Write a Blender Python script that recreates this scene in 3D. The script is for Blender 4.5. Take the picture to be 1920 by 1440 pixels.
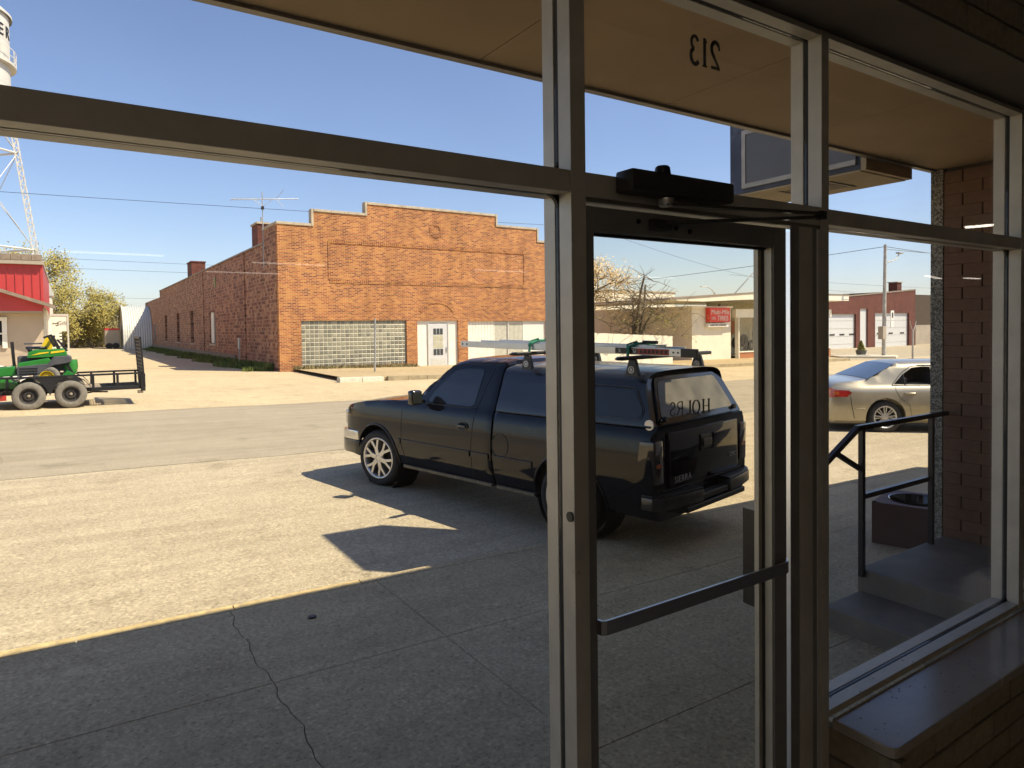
import bpy, bmesh, math, random
from mathutils import Vector, Matrix
random.seed(7)
R = math.radians
sc = bpy.context.scene
for _o in list(bpy.data.objects): bpy.data.objects.remove(_o)
col = sc.collection
# ------------------------------------------------------------------ camera
cam = bpy.data.cameras.new('camera'); camo = bpy.data.objects.new('camera', cam); col.objects.link(camo)
yaw, pit, rol = R(33.4), R(-1.55), R(-0.75)
fw = Vector((math.sin(yaw)*math.cos(pit), math.cos(yaw)*math.cos(pit), math.sin(pit)))
rt = Vector((math.cos(yaw), -math.sin(yaw), 0)); up = rt.cross(fw)
rt2 = math.cos(rol)*rt + math.sin(rol)*up; up2 = -math.sin(rol)*rt + math.cos(rol)*up
m = Matrix.Identity(4)
for i in range(3): m[i][0] = rt2[i]; m[i][1] = up2[i]; m[i][2] = -fw[i]
m[2][3] = 2.2
camo.matrix_world = m
cam.sensor_width = 36; cam.lens = 1265/1920*36
cam.shift_y = (649-720)/1920
cam.clip_start = 0.02; cam.clip_end = 2000
sc.camera = camo
# ------------------------------------------------------------------ light
w = bpy.data.worlds.new("World"); sc.world = w; w.use_nodes = True
nt = w.node_tree; nt.nodes.clear()
sky = nt.nodes.new('ShaderNodeTexSky'); sky.sky_type = 'NISHITA'; sky.sun_disc = False
sky.sun_elevation = R(52.4); sky.sun_rotation = R(132.8); sky.air_density = 1.0; sky.dust_density = .7; sky.ozone_density = 2.5
bg = nt.nodes.new('ShaderNodeBackground'); bg.inputs[1].default_value = 0.102
out = nt.nodes.new('ShaderNodeOutputWorld')
tint = nt.nodes.new('ShaderNodeMix'); tint.data_type = 'RGBA'; tint.blend_type = 'MULTIPLY'; tint.inputs[0].default_value = 1
tint.inputs[7].default_value = (1.04, .98, 1.01, 1); nt.links.new(sky.outputs[0], tint.inputs[6]); nt.links.new(tint.outputs[2], bg.inputs[0]); nt.links.new(bg.outputs[0], out.inputs[0])
sun = bpy.data.lights.new('sun', 'SUN'); sun.energy = 4.4; sun.angle = R(0.5); sun.color = (1, 0.90, 0.69)
suno = bpy.data.objects.new('sun', sun); col.objects.link(suno)
suno.rotation_mode = 'QUATERNION'; suno.rotation_quaternion = Vector((0.564, -0.523, 1)).to_track_quat('Z', 'Y')
sc.view_settings.view_transform = 'Standard'; sc.view_settings.look = 'None'
sc.view_settings.gamma = 1; sc.view_settings.use_curve_mapping = False
sc.view_settings.exposure = 0.92
sc.render.engine = 'CYCLES'
sc.cycles.use_denoising = True
sc.cycles.max_bounces = 8; sc.cycles.transparent_max_bounces = 16
sc.cycles.glossy_bounces = 4; sc.cycles.diffuse_bounces = 4
sc.cycles.caustics_reflective = False; sc.cycles.caustics_refractive = False
sc.cycles.sample_clamp_indirect = 6

# ------------------------------------------------------------------ materials
def srgb(r, g, b):
    f = lambda c: (c/12.92 if c <= .04045 else ((c+.055)/1.055)**2.4)
    return (f(r/255), f(g/255), f(b/255), 1)
class NT:
    def __init__(s, name):
        s.m = bpy.data.materials.new(name); s.m.use_nodes = True; s.t = s.m.node_tree
        s.b = s.t.nodes['Principled BSDF']
        s.tc = s.t.nodes.new('ShaderNodeTexCoord')
        s.co = s.tc.outputs['Object']
    def n(s, typ, **k):
        x = s.t.nodes.new(typ)
        for a, v in k.items():
            if a.startswith('i_'):
                x.inputs[a[2:].replace('_', ' ')].default_value = v
            else: setattr(x, a, v)
        return x
    def l(s, a, b): s.t.links.new(a, b)
    def noise(s, scale, detail=4, rough=.55, vec=None, stretch=None):
        n = s.n('ShaderNodeTexNoise'); n.inputs['Scale'].default_value = scale
        n.inputs['Detail'].default_value = detail; n.inputs['Roughness'].default_value = rough
        v = vec or s.co
        if stretch:
            mp = s.n('ShaderNodeMapping'); mp.inputs['Scale'].default_value = stretch; s.l(v, mp.inputs[0]); v = mp.outputs[0]
        s.l(v, n.inputs['Vector']); return n.outputs['Fac']
    def ramp(s, fac, pts):
        r = s.n('ShaderNodeValToRGB'); e = r.color_ramp.elements
        while len(e) < len(pts): e.new(.5)
        for k, (p, c) in enumerate(pts):
            e[k].position = p; e[k].color = c if len(c) == 4 else (*c, 1)
        s.l(fac, r.inputs[0]); return r.outputs[0]
    def mix(s, a, b, fac, typ='MIX'):
        x = s.n('ShaderNodeMix', data_type='RGBA', blend_type=typ)
        for sock, v in ((x.inputs[0], fac), (x.inputs[6], a), (x.inputs[7], b)):
            if hasattr(v, 'is_linked'): s.l(v, sock)
            else: sock.default_value = v if not isinstance(v, tuple) else (v if len(v) == 4 else (*v, 1))
        return x.outputs[2]
    def bump(s, h, st=.3, d=.01):
        x = s.n('ShaderNodeBump'); x.inputs['Strength'].default_value = st; x.inputs['Distance'].default_value = d
        s.l(h, x.inputs['Height']); s.l(x.outputs[0], s.b.inputs['Normal'])
    def color(s, c):
        if hasattr(c, 'is_linked'): s.l(c, s.b.inputs['Base Color'])
        else: s.b.inputs['Base Color'].default_value = c if len(c) == 4 else (*c, 1)
def mat(name, c, rough=.6, metal=0., var=.25, scale=6., bump=0., bscale=40., coat=0., spec=.5, dirt=None):
    k = NT(name); c = tuple(c[:3])
    lo = tuple(x*(1-var) for x in c); hi = tuple(min(1, x*(1+var*.6)) for x in c)
    f = k.noise(scale, 5)
    cc = k.ramp(f, [(.3, lo), (.7, hi)])
    if dirt:
        cc = k.mix(cc, dirt[0], k.ramp(k.noise(dirt[1], 6, .7), [(dirt[2], (0, 0, 0)), (dirt[2]+.12, (1, 1, 1))]))
    k.color(cc)
    k.b.inputs['Roughness'].default_value = rough; k.b.inputs['Metallic'].default_value = metal
    k.b.inputs['Coat Weight'].default_value = coat; k.b.inputs['Coat Roughness'].default_value = .04
    k.b.inputs['Specular IOR Level'].default_value = spec
    if bump: k.bump(k.noise(bscale, 4), bump, .01)
    return k.m
M = {}
# asphalt / gravel lot
def ground_mat(name, a, b, c, pebble=90, crack=True, streak=True, bumpst=.5):
    k = NT(name)
    big = k.noise(.35, 5, .6); mid = k.noise(2.2, 6, .65); fine = k.noise(pebble, 3, .7)
    v = k.n('ShaderNodeTexVoronoi'); v.inputs['Scale'].default_value = pebble*.9; k.l(k.co, v.inputs['Vector'])
    c1 = k.mix(a, b, k.ramp(big, [(.35, (0, 0, 0)), (.65, (1, 1, 1))]))
    c2 = k.mix(c1, c, k.ramp(mid, [(.46, (0, 0, 0)), (.72, (.75, .75, .75))]))
    c3 = k.mix(c2, k.ramp(fine, [(.30, (.35, .33, .3)), (.42, (.9, .9, .9)), (.55, (1., 1., 1.)), (.70, (1.55, 1.52, 1.48))]), .8, 'MULTIPLY')
    c3 = k.mix(c3, k.ramp(v.outputs['Color'], [(0, (.6, .6, .6)), (1, (1.25, 1.25, 1.25))]), .5, 'MULTIPLY')
    if streak:
        st = k.noise(1., 5, .6, stretch=(.25, 3., 1))
        c3 = k.mix(c3, k.ramp(st, [(.42, (1, 1, 1)), (.62, (.78, .77, .76))]), .6, 'MULTIPLY')
    if crack:
        wv = k.n('ShaderNodeTexVoronoi', feature='DISTANCE_TO_EDGE'); wv.inputs['Scale'].default_value = .32
        ns = k.n('ShaderNodeTexNoise'); ns.inputs['Scale'].default_value = 1.6; ns.inputs['Detail'].default_value = 6; k.l(k.co, ns.inputs['Vector'])
        mx = k.mix(k.co, ns.outputs['Color'], .12, 'ADD'); k.l(mx, wv.inputs['Vector'])
        cr = k.ramp(wv.outputs['Distance'], [(0, (.68, .66, .63)), (.004, (1, 1, 1))])
        c3 = k.mix(c3, cr, k.ramp(k.noise(.5, 3), [(.55, (0, 0, 0)), (.65, (.8, .8, .8))]), 'MULTIPLY')
    sn_ = k.noise(1.25, 5, .6); c3 = k.mix(c3, k.ramp(sn_, [(.60, (1, 1, 1)), (.66, (.80, .79, .77)), (.74, (.72, .71, .70))]), .8, 'MULTIPLY')   # oil drips and old stains
    k.color(c3); k.b.inputs['Roughness'].default_value = .9; k.b.inputs['Specular IOR Level'].default_value = .25
    k.bump(fine, bumpst, .008)
    return k.m
M['lot'] = ground_mat('lot', (.49, .41, .275), (.44, .365, .24), (.53, .45, .30), 36, bumpst=.9)
M['road'] = ground_mat('road', (.39, .335, .235), (.355, .30, .21), (.42, .36, .255), 80, bumpst=.2)
M['gravel'] = ground_mat('gravel', (.57, .455, .275), (.49, .39, .235), (.63, .51, .32), 30, crack=False, streak=False, bumpst=.7)
M['concrete'] = ground_mat('concrete', (.50, .405, .24), (.44, .355, .21), (.55, .45, .275), 46, crack=False, bumpst=.6)
M['farwalk'] = ground_mat('farwalk', (.50, .39, .22), (.44, .34, .19), (.54, .43, .27), 25, crack=False, bumpst=.3)
M['step'] = mat('step', (.20, .165, .115), .75, var=.3, scale=3, bump=.15, dirt=((.13, .12, .10), 5, .55))
M['yellow_kerb'] = mat('yellow_kerb', (.56, .42, .19), .8, var=.3, scale=12, bump=.3, dirt=((.33, .28, .2), 22, .56))
M['white_kerb'] = mat('white_kerb', (.66, .60, .46), .8, var=.2, scale=8, dirt=((.4, .35, .25), 9, .6))
M['tan_kerb'] = mat('tan_kerb', (.36, .29, .17), .85, var=.3, scale=5)
M['alu'] = mat('alu', (.62, .57, .47), .48, .35, var=.12, scale=9, dirt=((.28, .24, .18), 34, .66))
M['alu_dark'] = mat('alu_dark', (.30, .265, .21), .42, .8, var=.15, scale=7)
M['door_dark'] = mat('door_dark', (.27, .255, .235), .38, .3, var=.15, scale=7)
M['gasket'] = mat('gasket', (.012, .011, .01), .6, var=.2)
M['closer'] = mat('closer', (.06, .054, .046), .35, .3, var=.2)
M['chrome'] = mat('chrome', (.62, .62, .63), .12, 1, var=.05)
M['brushed'] = mat('brushed', (.55, .54, .52), .28, 1, var=.08, scale=20)
M['polished'] = mat('polished', (.95, .95, .97), .32, 1, var=.02)
M['pull_bronze'] = mat('pull_bronze', (.10, .085, .065), .3, .8)
M['soffit'] = mat('soffit', (.47, .32, .165), .8, var=.12, scale=1.5, bump=.05, dirt=((.36, .25, .14), 2.2, .6))
M['soffit_trim'] = mat('soffit_trim', (.30, .26, .20), .5, .4)
M['fascia'] = mat('fascia', (.35, .29, .21), .6)
M['interior'] = mat('interior', (.70, .66, .59), .85, var=.15, scale=2)
M['interior_dark'] = mat('interior_dark', (.14, .115, .085), .85, var=.15, scale=2)
M['floor_in'] = mat('floor_in', (.45, .41, .35), .35, var=.2, scale=1)
M['marble'] = (lambda k: (k.color(k.mix(k.ramp(k.noise(3, 6), [(.3, (.34, .29, .225)), (.7, (.42, .365, .29))]), (.30, .26, .22), k.ramp(k.noise(5, 8, .75, stretch=(1, 3, 1)), [(.49, (0, 0, 0)), (.505, (.5, .5, .5)), (.52, (0, 0, 0))]))), k.b.inputs['Roughness'].__setattr__('default_value', .16), k.m)[-1])(NT('marble'))
def brick_piece(name, a, b, sc_=3.):
    k = NT(name); oi = k.n('ShaderNodeObjectInfo')
    c = k.mix(a, b, oi.outputs['Random']); f = k.noise(30, 5)
    c = k.mix(c, k.ramp(f, [(.3, (.7, .7, .7)), (.7, (1.2, 1.2, 1.2))]), .7, 'MULTIPLY')
    k.color(c); k.b.inputs['Roughness'].default_value = .85; k.bump(f, .3, .005); return k.m
M['tan_brick'] = brick_piece('tan_brick', (.27, .215, .135), (.34, .28, .18))
M['pier_brick'] = brick_piece('pier_brick', (.20, .105, .058), (.235, .125, .07))
M['mortar_dark'] = mat('mortar_dark', (.085, .06, .04), .95)
M['joint_dirt'] = mat('joint_dirt', (.13, .11, .085), .95)
M['mortar_tan'] = mat('mortar_tan', (.15, .125, .085), .95)
def pebble():
    k = NT('pebble_dash'); v = k.n('ShaderNodeTexVoronoi'); v.inputs['Scale'].default_value = 95; k.l(k.co, v.inputs['Vector'])
    k.color(k.ramp(v.outputs['Color'], [(0, (.05, .045, .035)), (.45, (.2, .18, .13)), (.62, (.5, .45, .34)), (1, (.62, .57, .46))]))
    k.b.inputs['Roughness'].default_value = .8; k.bump(v.outputs['Distance'], .8, .01); return k.m
M['pebble'] = pebble()
def brick_wall(name, c1, c2, c3, mort, bw, bh, axis, msize=.011, blotch=.7, bias=0.):
    k = NT(name)
    mp = k.n('ShaderNodeSeparateXYZ'); k.l(k.co, mp.inputs[0])
    cb = k.n('ShaderNodeCombineXYZ')
    k.l(mp.outputs[0 if axis == 'x' else 1], cb.inputs[0]); k.l(mp.outputs[2], cb.inputs[1])
    b = k.n('ShaderNodeTexBrick'); b.offset = .5
    for a, v in (('Scale', 1.), ('Mortar Size', msize), ('Brick Width', bw), ('Row Height', bh), ('Mortar Smooth', .1), ('Bias', bias)): b.inputs[a].default_value = v
    b.inputs['Color1'].default_value = (0, 0, 0, 1); b.inputs['Color2'].default_value = (1, 1, 1, 1); b.inputs['Mortar'].default_value = (.5, .5, .5, 1)
    k.l(cb.outputs[0], b.inputs['Vector'])
    # per-brick value plus broad blotches choose between the brick colours
    bl = k.noise(.8, 4, .7, vec=cb.outputs[0], stretch=(1, 2.2, 1))
    mval = k.n('ShaderNodeMath', operation='MULTIPLY_ADD'); k.l(bl, mval.inputs[0]); mval.inputs[1].default_value = blotch*1.6; 
    sep = k.n('ShaderNodeSeparateColor'); k.l(b.outputs['Color'], sep.inputs[0])
    m2 = k.n('ShaderNodeMath', operation='MULTIPLY'); k.l(sep.outputs[0], m2.inputs[0]); m2.inputs[1].default_value = .75
    k.l(m2.outputs[0], mval.inputs[2])
    m3 = k.n('ShaderNodeMath', operation='SUBTRACT'); k.l(mval.outputs[0], m3.inputs[0]); m3.inputs[1].default_value = blotch*.55
    bc = k.ramp(m3.outputs[0], [(.18, c1), (.5, c2), (.85, c3)])
    c = k.mix(bc, mort, b.outputs['Fac'])
    c = k.mix(c, k.ramp(k.noise(.5, 5, .65), [(.3, (.82, .8, .78)), (.7, (1.1, 1.1, 1.1))]), .7, 'MULTIPLY')
    st = k.n('ShaderNodeSeparateXYZ'); k.l(k.co, st.inputs[0])
    c = k.mix(c, k.ramp(k.noise(1.6, 5, .6, stretch=(1, 1, .12)), [(.35, (.74, .72, .70)), (.55, (1, 1, 1))]), .75, 'MULTIPLY')
    k.color(c); k.b.inputs['Roughness'].default_value = .88
    inv = k.n('ShaderNodeMath', operation='SUBTRACT'); inv.inputs[0].default_value = 1; k.l(b.outputs['Fac'], inv.inputs[1])
    k.bump(inv.outputs[0], .6, .012)
    return k.m
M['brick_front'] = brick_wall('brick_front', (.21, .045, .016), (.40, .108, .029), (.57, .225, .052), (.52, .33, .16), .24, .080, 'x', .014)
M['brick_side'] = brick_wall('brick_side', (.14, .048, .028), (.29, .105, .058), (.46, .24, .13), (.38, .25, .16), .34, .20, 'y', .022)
M['brick_red'] = brick_wall('brick_red', (.115, .03, .02), (.15, .042, .026), (.19, .06, .036), (.14, .06, .04), .25, .08, 'x', blotch=.4)
M['brick_soldier'] = brick_piece('brick_soldier', (.34, .14, .06), (.50, .26, .10))
M['limestone'] = mat('limestone', (.50, .42, .30), .85, var=.25, scale=3, bump=.2, dirt=((.3, .25, .18), 2.5, .55))
M['block_glass'] = (lambda k: (k.color(k.mix(k.ramp(k.n('ShaderNodeObjectInfo').outputs['Random'], [(0, (.17, .165, .125)), (1, (.34, .32, .23))]), k.ramp(k.noise(30, 3), [(.3, (.7, .7, .7)), (.7, (1.2, 1.2, 1.2))]), .6, 'MULTIPLY')), setattr(k.b.inputs['Roughness'], 'default_value', .4), k.bump(k.noise(18, 2), .2, .01), k.m)[-1])(NT('block_glass'))
M['block_mortar'] = mat('block_mortar', (.66, .60, .42), .9)
M['white_paint'] = mat('white_paint', (.84, .81, .68), .6, var=.1, scale=2, dirt=((.55, .5, .38), 1.5, .62))
M['cream_wall'] = mat('cream_wall', (.80, .75, .62), .8, var=.12, scale=1.2, bump=.1, dirt=((.52, .45, .33), 1.2, .6))
M['cream_dark'] = mat('cream_dark', (.40, .34, .26), .85, var=.15, scale=1)
M['white_door'] = mat('white_door', (.62, .62, .60), .4, var=.06)
M['dark_glass'] = mat('dark_glass', (.015, .017, .02), .06, var=.2, spec=.8)
M['curtain'] = mat('curtain', (.52, .49, .33), .8, var=.2)
M['red_metal'] = mat('red_metal', (.52, .05, .045), .45, var=.12, scale=.8)
M['brown_trim'] = mat('brown_trim', (.27, .21, .15), .6)
M['tan_siding'] = mat('tan_siding', (.50, .405, .29), .75, var=.08, scale=1)
M['white_metal'] = mat('white_metal', (.62, .61, .54), .4, .1, var=.1)
M['steel_white'] = mat('steel_white', (.62, .60, .55), .5, var=.12, scale=2, dirt=((.36, .32, .27), 3, .66))
M['tank_white'] = mat('tank_white', (.58, .56, .50), .5, var=.12, scale=.6)
M['black_print'] = mat('black_print', (.012, .012, .012), .5)
M['wood_pole'] = mat('wood_pole', (.48, .45, .39), .9, var=.3, scale=4, bump=.3)
M['galv'] = mat('galv', (.45, .45, .43), .5, .6)
M['truck_paint'] = (lambda k: (k.color(k.mix((.006, .007, .012), (.09, .08, .06), k.ramp(k.noise(5, 7, .7), [(.56, (0, 0, 0)), (.85, (.25, .25, .25))]))), setattr(k.b.inputs['Roughness'], 'default_value', .05), setattr(k.b.inputs['Specular IOR Level'], 'default_value', .38), setattr(k.b.inputs['Coat Weight'], 'default_value', 0.), k.m)[-1])(NT('truck_paint'))
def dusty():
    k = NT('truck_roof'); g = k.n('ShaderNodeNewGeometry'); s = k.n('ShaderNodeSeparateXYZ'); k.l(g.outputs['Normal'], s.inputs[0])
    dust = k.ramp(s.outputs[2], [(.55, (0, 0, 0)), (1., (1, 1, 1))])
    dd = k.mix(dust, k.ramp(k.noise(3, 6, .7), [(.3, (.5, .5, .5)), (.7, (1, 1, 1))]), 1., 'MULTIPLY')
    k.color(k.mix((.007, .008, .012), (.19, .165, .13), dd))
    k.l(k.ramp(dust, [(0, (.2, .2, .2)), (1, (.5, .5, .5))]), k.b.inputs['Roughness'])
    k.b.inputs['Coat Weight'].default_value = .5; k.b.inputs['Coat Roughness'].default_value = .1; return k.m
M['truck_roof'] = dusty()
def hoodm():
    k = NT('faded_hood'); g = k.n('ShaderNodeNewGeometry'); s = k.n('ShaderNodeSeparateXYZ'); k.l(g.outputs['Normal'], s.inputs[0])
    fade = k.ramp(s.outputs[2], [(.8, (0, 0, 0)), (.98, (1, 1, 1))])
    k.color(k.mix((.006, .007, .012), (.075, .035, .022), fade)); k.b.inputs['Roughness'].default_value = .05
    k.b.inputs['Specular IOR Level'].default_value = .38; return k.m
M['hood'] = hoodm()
M['black_trim'] = mat('black_trim', (.012, .012, .012), .4)
M['black_gloss'] = mat('black_gloss', (.01, .01, .011), .12, coat=.5)
M['gunmetal'] = mat('gunmetal', (.10, .095, .09), .3, .7, var=.3, scale=14)
M['mirror_grey'] = mat('mirror_grey', (.22, .24, .22), .08, .9, var=.05)
M['mud'] = mat('mud', (.20, .165, .11), .95, var=.4, scale=30)
M['tyre'] = mat('tyre', (.028, .027, .026), .85, var=.35, scale=15, bump=.3)
M['tyre_dusty'] = mat('tyre_dusty', (.21, .19, .155), .95, var=.25, scale=12, bump=.3)
M['rim'] = mat('rim', (.62, .60, .56), .3, .75, var=.1)
M['rim_dark'] = mat('rim_dark', (.05, .045, .04), .6, .3)
M['lamp_smoke'] = mat('lamp_smoke', (.035, .02, .017), .08, coat=1., var=.5, scale=18)
M['lamp_amber'] = mat('lamp_amber', (.5, .12, .03), .15, coat=1.)
M['lamp_red'] = mat('lamp_red', (.42, .02, .015), .15, coat=1.)
M['badge'] = mat('badge', (.6, .6, .6), .3, .5)
M['ladder'] = mat('ladder', (.60, .60, .58), .35, .7, var=.12, scale=5)
M['ladder_red'] = mat('ladder_red', (.42, .05, .03), .5)
M['strap_green'] = mat('strap_green', (.02, .22, .12), .6)
M['sedan_paint'] = mat('sedan_paint', (.42, .375, .27), .3, .55, var=.05, scale=3, coat=1.)
M['sedan_glass'] = (lambda k: (k.color((.03, .04, .05)), setattr(k.b.inputs['Roughness'], 'default_value', .05), setattr(k.b.inputs['Coat Weight'], 'default_value', 1.), k.m)[-1])(NT('sedan_glass'))
M['jd_green'] = mat('mower_green', (.025, .21, .03), .3, var=.12, coat=.5)
M['jd_yellow'] = mat('mower_yellow', (.78, .56, .02), .4, var=.1)
M['jd_grey'] = mat('mower_grey', (.075, .075, .08), .55)
M['trailer_black'] = mat('trailer_black', (.014, .014, .015), .42, var=.3, dirt=((.12, .085, .06), 7, .66))
M['deck_wood'] = mat('deck_wood', (.33, .26, .17), .9, var=.3, scale=5)
M['bark'] = mat('bark', (.10, .08, .055), .95, var=.4, scale=8, bump=.4)
M['bark_pale'] = mat('bark_pale', (.19, .155, .10), .95, var=.3, scale=8)
def leafm(name, a, b):
    k = NT(name); c = k.ramp(k.noise(1.1, 4), [(.32, a), (.68, b)]); k.color(c); k.b.inputs['Roughness'].default_value = .8
    k.b.inputs['Specular IOR Level'].default_value = .2
    k.b.inputs['Subsurface Weight'].default_value = 0; return k.m
M['leaf_yg'] = leafm('leaf_yellow_green', (.27, .225, .06), (.46, .385, .11))
M['leaf_dry'] = leafm('leaf_dry', (.17, .14, .06), (.29, .24, .11))
M['leaf_blossom'] = leafm('leaf_blossom', (.62, .45, .22), (.72, .58, .36))
M['leaf_bush'] = leafm('leaf_bush', (.24, .22, .05), (.40, .36, .10))
M['grass'] = leafm('grass', (.09, .13, .03), (.20, .23, .06))
M['planter_brown'] = mat('planter_brown', (.12, .062, .045), .7, var=.15, scale=6, dirt=((.2, .15, .12), 14, .7))
M['soil'] = mat('soil', (.03, .025, .02), .95)
M['navy'] = mat('navy', (.05, .06, .095), .55, var=.3, scale=5, dirt=((.12, .13, .17), 4, .55))
M['sign_grey'] = mat('sign_grey', (.15, .145, .14), .5, var=.1, scale=2)
M['sign_frame'] = mat('sign_frame', (.50, .45, .36), .5)
M['sign_under'] = mat('sign_under', (.50, .38, .22), .8, var=.2, scale=3)
M['sign_red'] = mat('sign_red', (.72, .06, .04), .45, var=.06)
M['sign_white'] = mat('sign_white', (.78, .76, .7), .5, var=.05)
M['dusty_glass'] = mat('dusty_glass', (.13, .12, .095), .35, var=.45, scale=4, spec=.5)
M['rail_black'] = mat('rail_black', (.015, .015, .017), .32, var=.2)
M['orange_brick'] = mat('orange_brick', (.45, .19, .09), .85, var=.2, scale=8)
M['door_blue_white'] = mat('door_blue_white', (.48, .49, .52), .5, var=.05)
M['yellow_paint'] = mat('yellow_paint', (.55, .40, .10), .8, var=.3, scale=9)
M['skin_dark'] = mat('seat_dark', (.02, .02, .022), .8)
M['printed'] = mat('printed', (.05, .043, .033), .6)
def glassm(name, tint, gloss_rough=0.0, smear=.02):
    mm = bpy.data.materials.new(name); mm.use_nodes = True; t = mm.node_tree; t.nodes.clear()
    o = t.nodes.new('ShaderNodeOutputMaterial'); tr = t.nodes.new('ShaderNodeBsdfTransparent'); gl = t.nodes.new('ShaderNodeBsdfGlossy')
    lw = t.nodes.new('ShaderNodeLayerWeight'); lw.inputs[0].default_value = .5   # Schlick, the same from both sides
    pw = t.nodes.new('ShaderNodeMath'); pw.operation = 'POWER'; pw.inputs[1].default_value = 5; t.links.new(lw.outputs['Facing'], pw.inputs[0])
    fr = t.nodes.new('ShaderNodeMath'); fr.operation = 'MULTIPLY_ADD'; fr.inputs[1].default_value = .96; fr.inputs[2].default_value = .035; t.links.new(pw.outputs[0], fr.inputs[0])
    tr.inputs[0].default_value = (*tint, 1); gl.inputs['Roughness'].default_value = gloss_rough; gl.inputs[0].default_value = (1, 1, 1, 1)
    mx = t.nodes.new('ShaderNodeMixShader'); t.links.new(fr.outputs[0], mx.inputs[0]); t.links.new(tr.outputs[0], mx.inputs[1]); t.links.new(gl.outputs[0], mx.inputs[2])
    # faint dust film
    df = t.nodes.new('ShaderNodeBsdfDiffuse'); df.inputs[0].default_value = (.5, .48, .45, 1)
    nz = t.nodes.new('ShaderNodeTexNoise'); nz.inputs['Scale'].default_value = 2.3; nz.inputs['Detail'].default_value = 8
    tc = t.nodes.new('ShaderNodeTexCoord'); t.links.new(tc.outputs['Object'], nz.inputs['Vector'])
    mr = t.nodes.new('ShaderNodeMapRange'); mr.inputs[1].default_value = .4; mr.inputs[2].default_value = .8; mr.inputs[3].default_value = smear*.3; mr.inputs[4].default_value = smear*1.6
    t.links.new(nz.outputs[0], mr.inputs[0])
    m2 = t.nodes.new('ShaderNodeMixShader'); t.links.new(mr.outputs[0], m2.inputs[0]); t.links.new(mx.outputs[0], m2.inputs[1]); t.links.new(df.outputs[0], m2.inputs[2])
    t.links.new(m2.outputs[0], o.inputs[0]); return mm
M['pane'] = glassm('pane', (.95, .95, .96), 0, .024)
M['door_pane'] = glassm('door_pane', (.93, .91, .87), 0, .02)
M['seal'] = bpy.data.materials.new('seal'); M['seal'].use_nodes = True
_t = M['seal'].node_tree; _t.nodes.clear(); _o = _t.nodes.new('ShaderNodeOutputMaterial'); _a = _t.nodes.new('ShaderNodeBsdfTranslucent'); _a.inputs[0].default_value = (.8, .85, 1, 1)
_b = _t.nodes.new('ShaderNodeBsdfTransparent'); _b.inputs[0].default_value = (.9, .93, 1, 1); _c = _t.nodes.new('ShaderNodeMixShader'); _c.inputs[0].default_value = .45
_t.links.new(_a.outputs[0], _c.inputs[1]); _t.links.new(_b.outputs[0], _c.inputs[2]); _t.links.new(_c.outputs[0], _o.inputs[0])
def emis(name, c, s):
    mm = bpy.data.materials.new(name); mm.use_nodes = True; b = mm.node_tree.nodes['Principled BSDF']
    b.inputs['Base Color'].default_value = (.8, .8, .8, 1); b.inputs['Emission Color'].default_value = (*c, 1); b.inputs['Emission Strength'].default_value = s; return mm
M['tube'] = emis('tube', (1, .88, .74), 3.4)
M['tube_dim'] = emis('tube_dim', (1, .88, .74), 1.4)

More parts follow.
